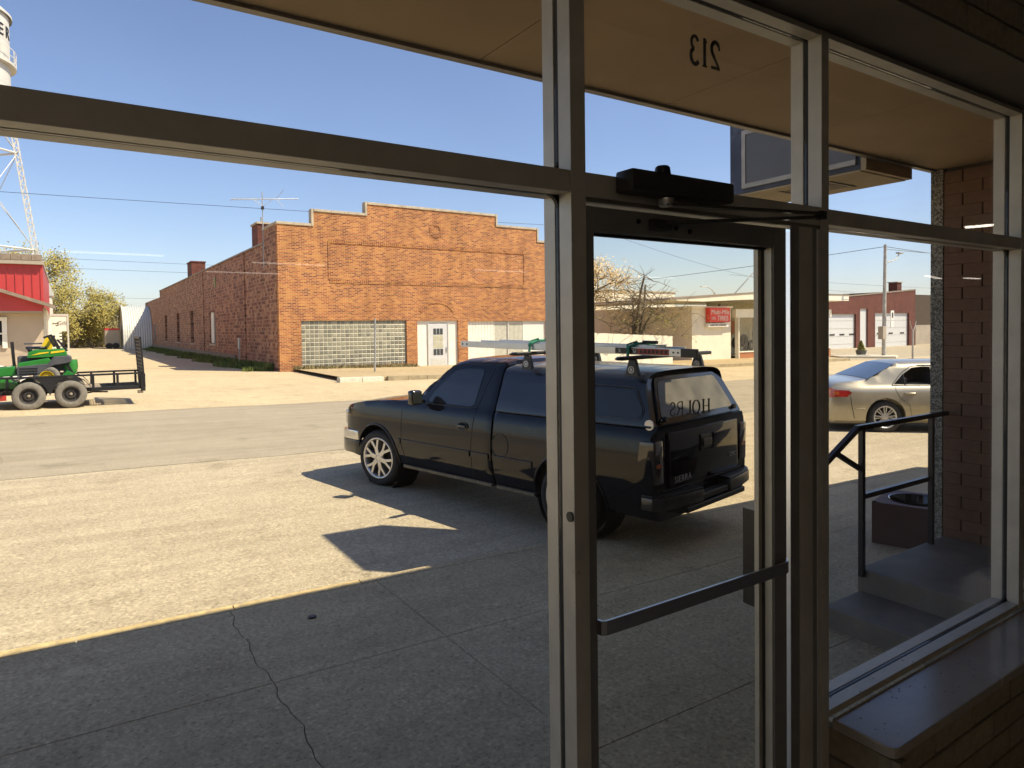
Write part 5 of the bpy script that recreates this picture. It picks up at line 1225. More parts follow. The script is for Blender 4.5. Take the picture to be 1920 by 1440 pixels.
def round_poly(p, r=.05, n=4):
    out_ = []
    for i in range(len(p)):
        a, c, d = Vector(p[i-1]), Vector(p[i]), Vector(p[(i+1) % len(p)]); u = (a-c); v = (d-c); rr = min(r, u.length*.45, v.length*.45); u = c+u.normalized()*rr; v = c+v.normalized()*rr
        for k in range(n+1): t = k/n; q_ = u*(1-t)**2+c*2*t*(1-t)+v*t*t; out_.append((q_.x, q_.y))
    return out_
def patch(name, poly, fn, mm, parent, o=.004, th=.006, s=1, r=.05):
    pp = round_poly(poly, r); b = MB(); n = len(pp)
    # strips in height so that the patch follows the curved side
    zs_ = sorted(set([round(p[1], 3) for p in pp])); lo, hi = zs_[0], zs_[-1]
    def span(z):
        xsn = []
        for i in range(n):
            (xa, za), (xb, zb) = pp[i], pp[(i+1) % n]
            if (za-z)*(zb-z) <= 0 and abs(za-zb) > 1e-9: xsn.append(xa+(xb-xa)*(z-za)/(zb-za))
        return (min(xsn), max(xsn)) if xsn else None
    rows_ = []
    for z in lin(lo+1e-4, hi-1e-4, 14):
        sp = span(z)
        if sp: y = (fn(z)+o)*s; rows_.append(((sp[0], y, z), (sp[1], y, z)))
    for (a, c) in rows_: b.v += [a, c]
    for i in range(len(rows_)-1): b.f.append((2*i, 2*i+1, 2*i+3, 2*i+2))
    b.mi = [0]*len(b.f)
    return b.build(name, mm, parent, smooth=True, fixn=False)
def seam(name, pts, fn, r=.004, s=1, mm='black_trim', parent=None, o=0., xo=0.):
    q_ = []
    for (a, c) in zip(pts, pts[1:]):
        for t in lin(0, 1, 6)[:-1]: x, z = a[0]+(c[0]-a[0])*t, a[1]+(c[1]-a[1])*t; q_.append((x+xo, (fn(z)+o)*s, z))
    x, z = pts[-1]; q_.append((x+xo, (fn(z)+o)*s, z))
    return MB().tube(q_, r, 6).build(name, mm, parent, smooth=True)
for s_ in (1, -1):
    patch('side_window', [(-1.06, 1.262), (-1.16, 1.40), (-1.47, 1.69), (-1.60, 1.715), (-2.0, 1.715), (-1.96, 1.262)], gside, 'dark_glass', tk, s=s_, r=.06, o=.005)
    seam('window_seal', [(-.95, 1.245), (-2.0, 1.245)], gside, .006, s_, parent=tk)
    seam('pillar_line', [(-.86, 1.30), (-1.40, 1.74), (-1.55, 1.765), (-2.1, 1.77)], gside, .005, s_, parent=tk)
    dd = seam('door_seam', [(-.58, 1.18), (-.585, .62), (-.64, .45), (-.66, .37)], gside, .005, s_, parent=tk)
    seam('door_seam', [(-2.16, 1.74), (-2.02, 1.26), (-1.98, .90), (-1.97, .50), (-2.0, .39)], gside, .005, s_, parent=tk)
    # body-side moulding in three lengths
    for x0, x1 in ((-.51, -.57), (-.60, -1.955), (-1.99, -2.28), (-2.36, -2.97)):
        b = MB(); b.box(x1, x0, .966*s_, .985*s_, .665, .735); b.build('side_moulding', 'truck_paint', tk, bevel=.006)
    # door handle with recess ring
    hb = MB(); hb.lathe([(.001, .962), (.055, .966), (.062, .972), (.068, .966)], c=(-1.82, 0, 1.02), axis='y', n=24) if s_ > 0 else hb.lathe([(.001, -.962), (.055, -.966), (.062, -.972), (.068, -.966)], c=(-1.82, 0, 1.02), axis='y', n=24)
    hb.v = [(-1.82+(x+1.82)*1.5, y, 1.02+(z-1.02)*.75) for x, y, z in hb.v]; ho = hb.build('handle_recess', 'black_trim', tk, smooth=True)
    MB().box(-1.90, -1.75, .967*s_, .992*s_, 1.005, 1.04).build('door_handle', 'black_gloss', tk, bevel=.01, smooth=True)
    # mirror
    mo = MB().box(-1.10, -.99, 1.0*s_, 1.165*s_, 1.235, 1.43).build('mirror', 'black_gloss', tk, bevel=.035, smooth=True)
    MB().box(-1.108, -1.099, 1.015*s_, 1.145*s_, 1.26, 1.41).build('mirror_glass', 'mirror_grey', mo, bevel=.01)
    MB().beam((-1.04, .93*s_, 1.26), (-1.05, 1.02*s_, 1.30), .05, .05).build('mirror_arm', 'black_gloss', mo, bevel=.01)
    # arch lips
    for (xc, a0, a1) in ((0, -8, 188), (RX, -8, 188)):
        MB().tube([(xc+(AR+.004)*math.cos(R(a)), s_*(gside(AZ+AR*math.sin(R(a)))+.002), AZ+(AR+.004)*math.sin(R(a))) for a in lin(a0, a1, 30)], .016, 6).build('arch_lip', 'truck_paint', tk, smooth=True)
    # muddy sill
    MB().box(-2.28, -.56, .86*s_, .925*s_, .335, .375).build('rocker_panel', 'mud', tk, bevel=.01)
    MB().box(-2.96, -2.36, .86*s_, .925*s_, .335, .372).build('rocker_panel', 'mud', tk, bevel=.01)
    # shell windows
    patch('shell_window', [(-2.80, 1.335), (-2.80, 1.615), (-3.60, 1.61), (-3.60, 1.335)], cside, 'dark_glass', tk, s=s_, r=.05, o=.004)
    patch('shell_window', [(-3.72, 1.325), (-3.72, 1.605), (-4.20, 1.595), (-4.34, 1.40), (-4.32, 1.325)], cside, 'dark_glass', tk, s=s_, r=.06, o=.004)
    seam('window_frame', round_poly([(-3.70, 1.31), (-3.70, 1.62), (-4.21, 1.61), (-4.355, 1.40), (-4.335, 1.31), (-3.70, 1.31)], .03), cside, .004, s_, 'gunmetal', tk)
    # shell to bed join
    seam('shell_trim', [(-2.36, 1.246), (-4.45, 1.246)], lambda z: .912, .007, s_, parent=tk)
    # tail lights
    ax = MB(); ax.add([(x, y*s_, z) for (z, y0, y1, xf) in ((.70, .78, .955, -4.30), (1.12, .80, .962, -4.36)) for (x, y) in ((-4.515, y0), (-4.515, y1-.01), (xf, y1+.012), (xf, y0))],
                      [(0, 1, 2, 3), (7, 6, 5, 4), (0, 4, 5, 1), (1, 5, 6, 2), (2, 6, 7, 3), (3, 7, 4, 0)])
    tl = ax.build('tail_light', 'lamp_smoke', tk, bevel=.02, smooth=True, auto=True)
    MB().box(-4.519, -4.514, .83*s_, .92*s_, .86, .90).build('lamp_lens', 'lamp_amber', tl, bevel=.002)
    # head light and front bumper end
    MB().box(.80, .90, .70*s_, .90*s_, .80, 1.02).build('headlight', 'chrome', tk, bevel=.03)
# fuel door ring and tow cap on the near side
MB().tube([(-2.47+.135*math.cos(a), gside(.86+.135*math.sin(a))+.002, .86+.135*math.sin(a)) for a in lin(0, 2*math.pi, 32)], .004, 6).build('fuel_door_seam', 'black_trim', tk)
MB().lathe([(0, .912), (.05, .912), (.052, .90)], c=(-4.43, 0, 1.27), axis='y', n=24).build('shell_badge', 'badge', tk)
# front bumper
b = MB(); fb = [(.50, .985), (.78, .975), (.95, .91), (1.04, .62), (1.07, 0)]
pts = fb+[(x, -y) for x, y in fb[::-1][1:]]; inn = [(x-.10, y*.93) for x, y in pts]
for z0_, z1_, nm, mm in ((.40, .60, 'front_valance', 'black_gloss'), (.601, .74, 'front_bumper', 'chrome')):
    MB().prism(pts+inn[::-1], z0_, z1_, 'z').build(nm, mm, tk, bevel=.02, smooth=True, auto=True)
MB().box(.86, .94, -.68, .68, .78, 1.03).build('grille', 'black_trim', tk, bevel=.02)
# tailgate
tg = MB().box(-4.53, -4.45, -.71, .71, .635, 1.18).build('tailgate', 'truck_paint', tk, bevel=.022, smooth=True, auto=True)
MB().box(-4.537, -4.525, -.13, .13, .93, 1.10).build('handle_bezel', 'black_trim', tg, bevel=.02); MB().box(-4.551, -4.535, -.09, .09, .965, 1.05).build('tailgate_handle', 'gunmetal', tg, bevel=.012)
text('lettering', 'SIERRA', .095, frame((0, -1, 0), (0, 0, 1), (-4.534, .47, .705)), 'badge', tg, extrude=.002, spacing=1.12)
text('lettering', 'GMC', .07, frame((0, -1, 0), (0, 0, 1), (-4.534, -.57, .80)), 'badge', tg, extrude=.002)
MB().box(-4.52, -4.47, -.80, .80, .615, .632).build('gate_gap', 'black_trim', tk)
# rear hatch of the shell
hatch_n = Vector((-1, 0, .36)).normalized()
def hp(y, z, o=0.): # point on the sloping rear face of the shell
    return (-4.46+(z-1.25)*.42-o, y, z)
b = MB(); sp = [(-.80, 1.262), (.80, 1.262), (.615, 1.70), (-.615, 1.70)]
rp = round_poly(sp, .06); b.add([hp(y, z, .004) for y, z in rp]+[hp(y, z, .022) for y, z in rp], [tuple(range(len(rp))), tuple(range(2*len(rp)-1, len(rp)-1, -1))]+[(i, (i+1) % len(rp), len(rp)+(i+1) % len(rp), len(rp)+i) for i in range(len(rp))])
ht = b.build('rear_hatch', 'black_gloss', tk)
b = MB(); gp = round_poly([(-.735, 1.315), (.735, 1.315), (.575, 1.665), (-.575, 1.665)], .06); b.add([hp(y, z, .025) for y, z in gp], [tuple(range(len(gp)))]); b.build('hatch_glass', 'gunmetal', ht, fixn=False).data.materials[0] = M['dusty_glass'] if 'dusty_glass' in M else M['dark_glass']
for y in (-.72, .70): MB().lathe([(0, -.03), (.028, -.03), (.028, 0), (0, 0)], c=hp(y, 1.31, .03), axis='x', n=12).build('hatch_latch', 'black_trim', ht)
MB().lathe([(0, -.012), (.02, -.012), (.024, 0), (0, 0)], c=hp(0, 1.30, .022), axis='x', n=16).build('hatch_lock', 'chrome', ht)
MB().lathe([(0, -.012), (.012, -.012), (.012, 0), (0, 0)], c=hp(.74, 1.30, .022), axis='x', n=12).build('hatch_bolt', 'chrome', ht)
MB().add([(-4.20, -.14, 1.672), (-4.20, .14, 1.672), (-4.26, .14, 1.665), (-4.26, -.14, 1.665), (-4.20, -.14, 1.705), (-4.20, .14, 1.705), (-4.275, .14, 1.69), (-4.275, -.14, 1.69)], [(0, 1, 2, 3), (7, 6, 5, 4), (0, 4, 5, 1), (1, 5, 6, 2), (2, 6, 7, 3), (3, 7, 4, 0)]).build('brake_light', 'lamp_red', shell)
# rear step bumper
for s_ in (1, -1):
    p = [(-4.51, .28), (-4.51, .93), (-4.38, .965), (-4.38, .985), (-4.50, .975), (-4.58, .88), (-4.63, .62), (-4.66, .28)]
    MB().prism([(x, y*s_) for x, y in p], .46, .585, 'z').build('rear_bumper', 'gunmetal', tk, bevel=.018, smooth=True, auto=True)
    MB().prism([(x+(.012 if x < -4.55 else 0), y*s_*.992) for x, y in p], .586, .605, 'z').build('bumper_step_pad', 'black_trim', tk, bevel=.006)
MB().prism([(-4.54, -.30), (-4.54, .30), (-4.64, .26), (-4.64, -.26)], .47, .53, 'z').build('bumper_centre', 'black_trim', tk, bevel=.01)
MB().prism([(-4.50, -.70), (-4.50, .70), (-4.66, .60), (-4.66, -.60)], .40, .455, 'z').build('hitch_bar', 'black_trim', tk, bevel=.01)
MB().box(-2.3, .7, -.75, .75, .30, .45).build('underbody', 'black_trim', tk); MB().box(-4.4, -2.3, -.55, .55, .32, .5).build('rear_frame', 'black_trim', tk)
MB().tube([(.0, -.8, .39), (0, .8, .39)], .05).build('front_axle', 'black_trim', tk); MB().tube([(RX, -.8, .39), (RX, .8, .39)], .07).build('rear_axle', 'black_trim', tk)
MB().box(-2.332, -2.302, -.88, .88, .40, 1.2).build('cab_gap', 'black_trim', tk)
for x in (0, RX):
    for s_ in (1, -1):
        wo_ = wheel(tk, x, s_*.835, .395, .395, .27, .29, 'split', s_)
        if x == 0: wo_.rotation_euler.z += R(9)
# dark wheel-well liners
for x in (0, RX):
    for s_ in (1, -1): MB().lathe([(AR+.003, .56), (AR+.003, .90)], c=(x, 0, AZ), axis='y', n=40).build('wheel_liner', 'black_trim', tk, fixn=False) if s_ > 0 else MB().lathe([(AR+.003, -.56), (AR+.003, -.90)], c=(x, 0, AZ), axis='y', n=40).build('wheel_liner', 'black_trim', tk, fixn=False)
# windscreen and rear cab glass
MB().add([(-.84, -.74, 1.366), (-.84, .74, 1.366), (-1.35, .62, 1.762), (-1.35, -.62, 1.762)], [(0, 1, 2, 3)]).build('windscreen', 'dark_glass', tk, fixn=False)
# rack and ladder
rk = thing('roof_rack', 'black roof rack of two bars on four round-badged feet on the camper shell', 'roof rack', (4.51, 9.10, .014), rz=R(102))
for x, yf in ((-2.66, (.68, -.62)), (-4.10, (.68, -.62))):
    Z = 0 if x > -3 else -.02
    for y in yf:
        b = MB(); b.add([(x-.085, y-.03, 1.715+Z), (x+.085, y-.03, 1.715+Z), (x+.04, y-.02, 1.90+Z), (x-.04, y-.02, 1.90+Z), (x-.085, y+.03, 1.715+Z), (x+.085, y+.03, 1.715+Z), (x+.04, y+.02, 1.90+Z), (x-.04, y+.02, 1.90+Z)], [(0, 1, 2, 3), (7, 6, 5, 4), (0, 4, 5, 1), (1, 5, 6, 2), (2, 6, 7, 3), (3, 7, 4, 0)])
        ft = b.build('rack_foot', 'black_trim', rk, bevel=.006)
        MB().lathe([(.026, .030), (.036, .030), (.036, .036), (.026, .036)], c=(x, y, 1.80+Z), axis='y', n=20, closed=True).build('foot_badge', 'sign_white', ft); MB().box(x-.012, x+.012, y+.03, y+.035, 1.785+Z, 1.815+Z).build('badge_mark', 'sign_white', ft)
    MB().beam((x, .90, 1.92+Z), (x, -.88, 1.92+Z), .07, .04).build('crossbar', 'black_trim', rk, bevel=.012, smooth=True)
    MB().add([(x-.035, .90, 1.90+Z), (x+.035, .90, 1.90+Z), (x, 1.00, 1.92+Z), (x-.035, .90, 1.94+Z), (x+.035, .90, 1.94+Z)], [(0, 1, 2), (3, 2, 4), (0, 2, 3), (1, 4, 2), (0, 3, 4, 1)]).build('bar_tip', 'black_trim', rk)
ld = thing('extension_ladder', 'silver extension ladder with orange and black decals strapped on the truck rack', 'ladder', (4.51, 9.10, .014), rz=R(102))
def lrail(y, x0, x1, z, nm='rail'):
    return MB().add([(x, yy, zz) for x in (x0, x1) for (yy, zz) in ((y-.015, z-.038), (y+.015, z-.038), (y+.015, z+.038), (y-.015, z+.038))], [(0, 1, 5, 4), (1, 2, 6, 5), (2, 3, 7, 6), (3, 0, 4, 7), (0, 3, 2, 1), (4, 5, 6, 7)]).build(nm, 'ladder', ld, bevel=.004)
r1 = lrail(.60, -1.42, -4.62, 1.995); lrail(.18, -1.42, -4.40, 1.995); lrail(.555, -1.75, -4.3, 2.012); lrail(.225, -1.75, -4.2, 2.012)
for k in range(11): MB().tube([(-1.6-k*.29, .19, 1.995), (-1.6-k*.29, .59, 1.995)], .014, 8).build('rung', 'ladder', ld)
for y in (.60,): MB().box(-4.77, -4.60, y-.02, y+.02, 1.952, 2.036).build('rail_foot', 'black_trim', ld, bevel=.004)
for x in (-1.46, -1.54): MB().lathe([(0, .6175), (.012, .6175), (.012, .61)], c=(x, 0, 1.995), axis='y', n=10).build('rivet', 'black_trim', r1)
for x in (-3.55, -4.52, -4.57): MB().lathe([(0, .6175), (.01, .6175), (.01, .61)], c=(x, 0, 1.995), axis='y', n=10).build('rivet', 'black_trim', r1)
MB().box(-4.47, -4.11, .6155, .6175, 1.965, 2.024).build('decal', 'ladder_red', r1); MB().box(-4.11, -3.84, .6155, .6172, 1.965, 2.024).build('decal', 'black_trim', r1)
text('lettering', 'PL', .055, frame((1, 0, 0), (0, 0, -1), (-4.07, .6182, 1.996)), 'sign_white', r1, extrude=.0005)
text('lettering', 'K', .055, frame((1, 0, 0), (0, 0, -1), (-3.89, .6182, 1.996)), 'sign_white', r1, extrude=.0005)
for k in range(7): MB().box(-4.45+k*.047, -4.425+k*.047, .6177, .6185, 1.978, 2.012).build('decal_letter', 'black_print', r1)
for (x, c) in ((-2.66, 0), (-4.02, 1)):
    s_ = thing('tie_strap', ['green ratchet strap wrapped round the ladder over the front rack bar', 'green ratchet strap tangled round the ladder over the rear rack bar'][c], 'strap', (4.51, 9.10, .014), rz=R(102), group='straps holding the ladder')
    MB().tube([(x, .66, 1.92), (x, .63, 2.04), (x, .5, 2.065), (x+.03, .3, 2.065), (x, .15, 2.04), (x, .12, 1.92)], .014, 6).build('webbing', 'strap_green', s_)
    MB().box(x-.14, x+.02, .30, .36, 2.06, 2.095).build('ratchet', 'black_trim', s_, bevel=.01); MB().tube([(x-.03, .62, 2.04), (x-.07, .56, 2.07), (x-.01, .5, 2.09), (x+.04, .6, 2.06), (x+.01, .65, 2.0)], .01, 5).build('loose_end', 'strap_green', s_)

for o_ in list(ld.children_recursive)+[q_ for q_ in bpy.data.objects if q_.parent and q_.parent.name.startswith('tie_strap')]:
    if o_.type == 'MESH':
        for v_ in o_.data.vertices: v_.co.z += .020*(v_.co.x+2.66)
scaled(tk); scaled(rk); scaled(ld)
for q_ in bpy.data.objects:
    if q_.name.startswith('tie_strap'): scaled(q_)
# ---------------- silver sedan
sd = thing('silver_sedan', 'champagne silver sedan with dark seats visible, parked beyond the black railing', 'car', (15.78, 8.74, -.27), rz=R(-36))
sd.scale = (1.13, 1.13, 1.13)
SL = [(.60, .20), (.80, .20), (.86, .26), (.885, .40), (.89, .55), (.888, .68), (.87, .80), (.845, .88), (.80, .925)]
SU = [(.765, .98), (.70, 1.12), (.635, 1.26), (.60, 1.32), (.54, 1.375), (.42, 1.41), (.2, 1.425), (0, 1.43)]
SZ = [(-1.08, .50), (-1.05, .72), (-1.02, .90), (-.96, .985), (-.85, 1.02), (-.45, 1.055), (-.34, 1.07), (.30, 1.365), (.42, 1.405), (.7, 1.435), (1.2, 1.445), (1.6, 1.43), (1.85, 1.38), (2.6, 1.03), (2.7, 1.0), (3.3, .88), (3.62, .70), (3.68, .5)]
sxs = [-1.08, -1.06, -1.03, -.99, -.93, -.85, -.7, -.55, -.45, -.36, -.3, -.2, -.1, 0, .1, .2, .3, .36, .42, .55, .7, .9, 1.2, 1.5, 1.6, 1.75, 1.85, 2.0, 2.2, 2.4, 2.6, 2.7, 2.9, 3.1, 3.3, 3.45, 3.55, 3.62, 3.66]
sb = loft(sxs, SL+SU, lambda x: interp(SZ, x), .03, [(-1.08, .80), (-1.0, .90), (-.8, .97), (-.5, 1), (2.8, 1), (3.3, .95), (3.66, .75)]).build('body', 'sedan_paint', sd, smooth=True)
win = [(.20, .965), (.36, .965), (.95, .955), (.98, 1.30), (.80, 1.305), (.62, 1.28), (.42, 1.16)]
win2 = [(1.08, .95), (2.16, .94), (1.80, 1.22), (1.62, 1.29), (1.10, 1.305)]
cut2 = [MB().prism(w_, -1.2, 1.2, 'y').build('cut', 'black_trim') for w_ in (win, win2)]
boolean(sb, [cutter(0, .32, .385, .45, 1.2), cutter(0, .32, .385, -1.2, -.45), cutter(2.67, .32, .385, .45, 1.2), cutter(2.67, .32, .385, -1.2, -.45)]+cut2)
sb.data.materials.clear(); sb.data.materials.append(M['sedan_paint']); sb.data.materials.append(M['skin_dark'])
for p in sb.data.polygons:
    c_ = p.center; zz_ = min(max(c_.z, .4), 1.37); inside = (.19 < c_.x < 2.17 and abs(c_.y) < .60 and .93 < c_.z < 1.32)
    p.material_index = 1 if inside or (.19 < c_.x < 2.17 and .935 < c_.z < 1.315 and (abs(p.normal.y) < .05)) else 0; p.use_smooth = True
sb.data.set_sharp_from_angle(angle=R(30))
def sside(z):
    s_ = SL[2:]+SU[:4]
    for (y0, z0_), (y1, z1_) in zip(s_, s_[1:]):
        if z0_ <= z <= z1_: return y0+(y1-y0)*(z-z0_)/(z1_-z0_)
    return s_[0][0] if z < s_[0][1] else s_[-1][0]
MB().box(.21, 2.1, -.72, .72, .955, .975).build('cabin_floor', 'skin_dark', sd)
for y in (.38, -.38):
    for x, z in ((.35, .0), (1.25, .0)):
        st_ = MB().box(x, x+.16, y-.24, y+.24, .9, 1.12).build('seat_back', 'skin_dark', sd, bevel=.05, smooth=True)
        MB().tube([(x+.06, y-.12, 1.2), (x+.06, y+.12, 1.2)], .085, 12).build('head_rest', 'skin_dark', st_, smooth=True, bevel=.03)
MB().box(.30, .5, -.7, .7, .93, 1.08).build('rear_shelf', 'skin_dark', sd)
for s_ in (1, -1):
    seam('door_seam', [(.22, .94), (.20, .86), (.28, .70), (.46, .56), (.50, .30)], sside, .004, s_, parent=sd)
    seam('door_seam', [(1.02, .93), (1.03, .30)], sside, .004, s_, parent=sd)
    seam('window_surround', [(.16, .95), (.40, 1.19), (.60, 1.31), (.80, 1.335), (1.6, 1.32)], sside, .007, s_, parent=sd)
    seam('waist_seal', [(.16, .948), (2.2, .935)], sside, .008, s_, parent=sd)
    seam('quarter_post', [(.42, .96), (.42, 1.17)], sside, .012, s_, parent=sd)
    seam('bumper_seam', [(-.70, .88), (-.66, .55), (-.60, .30)], sside, .004, s_, parent=sd)
    seam('side_crease', [(-.6, .50), (-.4, .505)], sside, .006, s_, 'sedan_paint', sd)
    MB().box(.36, .56, .872*s_, .905*s_, .775, .81).build('door_handle', 'sedan_paint', sd, bevel=.01, smooth=True)
    tl = patch('tail_light', [(-.98, .74), (-.66, .73), (-.62, .79), (-.70, .86), (-.98, .88)], lambda z: .845, 'lamp_red', sd, s=s_, r=.02, o=.012)
    MB().add([(x, y*s_, z) for x, y, z in ((-1.065, .45, .72), (-1.04, .78, .72), (-.97, .86, .73), (-.97, .86, .89), (-1.02, .78, .90), (-1.05, .45, .90))], [(0, 1, 4, 5), (1, 2, 3, 4)]).build('tail_light', 'lamp_red', sd, fixn=False)
    MB().box(-1.0, -.90, .853*s_, .866*s_, .775, .84).build('indicator_lens', 'lamp_amber', sd)
# rear and front screens following the body
def topglass(name, x0, x1, w0, w1, par, zf, cr=.03, n=8):
    b = MB()
    for i in range(n+1):
        x = x0+(x1-x0)*i/n; wv_ = w0+(w1-w0)*(i/n)
        for j in range(7): y = -wv_+2*wv_*j/6; b.v.append((x, y, zf(x)-cr*y*y+.006))
    for i in range(n):
        for j in range(6): a = i*7+j; b.f.append((a, a+1, a+8, a+7))
    b.mi = [0]*len(b.f); return b.build(name, 'sedan_glass', par, smooth=True, fixn=False)
topglass('rear_window', -.30, .30, .74, .575, sd, lambda x: interp(SZ, x)); topglass('windscreen', 1.9, 2.56, .56, .74, sd, lambda x: interp(SZ, x))
for x in (0, 2.67):
    for s_ in (1, -1): wheel(sd, x, s_*.765, .325, .328, .2, .222, 'ten', s_, 'tyre', 'ladder')
MB().box(-.9, 3.5, -.7, .7, .17, .24).build('underbody', 'black_trim', sd)

# ---------------- trailer and mower
tr = thing('utility_trailer', 'black twin-axle utility trailer with an upright mesh tailgate parked on the gravel', 'trailer', (-.4, 22.1, .25), world=True)
ty0, ty1 = 21.38, 23.05; DZ = .70; tz = .25
b = MB(); 
for k in range(9):
    y = ty0+.08+k*(ty1-ty0-.16)/8
MB().box(-3.6, 1.72, ty0, ty0+.06, DZ-.06, DZ+.04).build('frame_rail', 'trailer_black', tr, bevel=.006); MB().box(-3.6, 1.72, ty1-.06, ty1, DZ-.06, DZ+.04).build('frame_rail', 'trailer_black', tr, bevel=.006)
for k in range(9): MB().box(-3.6+k*.66, -3.55+k*.66, ty0+.06, ty1-.06, DZ-.05, DZ+.0).build('cross_member', 'trailer_black', tr)
for k in range(11):
    y = ty0+.07+k*.139; MB().box(-3.6, .75, y, y+.132, DZ+.005, DZ+.035).build('deck_board', 'deck_wood', tr)
gm = MB()
for k in range(16): gm.box(.78+k*.06, .79+k*.06, ty0+.06, ty1-.06, DZ+.01, DZ+.02)
for k in range(12): gm.box(.76, 1.7, ty0+.1+k*.13, ty0+.11+k*.13, DZ+.02, DZ+.03)
gm.build('mesh_floor', 'trailer_black', tr)
for y in (ty0, ty1-.05):
    MB().box(-3.6, 1.76, y, y+.05, 1.055, 1.105).build('side_rail', 'trailer_black', tr, bevel=.004)
    for x in (-3.3, -2.3, -1.30, .56, 1.13, 1.68): MB().box(x-.03, x+.03, y+.005, y+.045, DZ+.041, 1.054).build('rail_post', 'trailer_black', tr)
MB().box(1.66, 1.72, ty0, ty1, DZ-.06, DZ+.04).build('frame_rail', 'trailer_black', tr)
# tailgate upright, slightly leaning
gt = MB().beam((1.78, ty0-.01, .70), (1.70, ty0-.01, 2.06), .05, .05).build('gate_frame', 'trailer_black', tr)
b = MB(); b.beam((1.78, ty1, .70), (1.70, ty1, 2.06), .05); b.beam((1.70, ty0-.03, 2.06), (1.70, ty1+.03, 2.06), .06); b.beam((1.78, ty0, .72), (1.78, ty1, .72), .05); b.build('gate_frame', 'trailer_black', tr)
b = MB()
for k in range(1, 13): t = k/13; b.beam((1.78-.08*t, ty0, .70+1.36*t), (1.78-.08*t, ty1, .70+1.36*t), .018)
for k in range(1, 14): y = ty0+(ty1-ty0)*k/14; b.beam((1.785, y, .70), (1.705, y, 2.06), .014)
b.build('gate_mesh', 'trailer_black', tr)
MB().box(1.68, 1.80, ty0-.03, ty0+.02, .58, 1.06).build('gate_hinge', 'trailer_black', tr, bevel=.01); MB().box(1.60, 1.74, ty0-.02, ty0+.06, .52, .60).build('tail_lamp', 'mud', tr)
# fender: pressed steel over both wheels
for yy in (ty0-.26, ty1+.04):
    a_ = [(-1.42, .66), (-1.36, .80), (-1.22, .97), (-1.02, 1.07), (-.85, 1.10), (.03, 1.10), (.20, 1.06), (.36, .97), (.48, .82), (.56, .66)]
    b = MB()
    for i, (x, z) in enumerate(a_): b.v += [(x, yy, z), (x, yy+.24, z), (x, yy, z-.022), (x, yy+.24, z-.022)]
    for i in range(len(a_)-1):
        k = 4*i; b.f += [(k, k+1, k+5, k+4), (k+2, k+6, k+7, k+3), (k, k+4, k+6, k+2), (k+1, k+3, k+7, k+5)]; 
    b.f += [(0, 2, 3, 1), (36, 37, 39, 38)]; b.mi = [0]*len(b.f); b.build('fender', 'trailer_black', tr)
    MB().prism([(-.85, 1.085), (-.70, 1.03), (-.56, .92), (-.46, .74), (-.40, .60), (-.34, .74), (-.24, .92), (-.10, 1.03), (.055, 1.085)], yy+.01, yy+.03, 'y').build('fender_skirt', 'trailer_black', tr)
for x in (-.85, .055):
    for s_ in (-1, 1):
        y = (ty0-.13) if s_ < 0 else ty1+.17
        wheel(tr, x+.4, y-22.1, .365-.0, .365, .2, .20, 'steel', s_, 'tyre_dusty', 'rim_dark')
MB().box(-1.52, -1.32, ty0-.10, ty0, .52, .66).build('side_lamp', 'lamp_red', tr, bevel=.01)
MB().tube([(.42, ty0+.1, .6), (.56, ty0+.1, .62), (.9, ty0+.1, .6)], .02).build('axle_spring', 'trailer_black', tr)
for x in (-.85, .055): MB().tube([(x, ty0-.05, .61), (x, ty1+.05, .61)], .04).build('axle', 'trailer_black', tr)
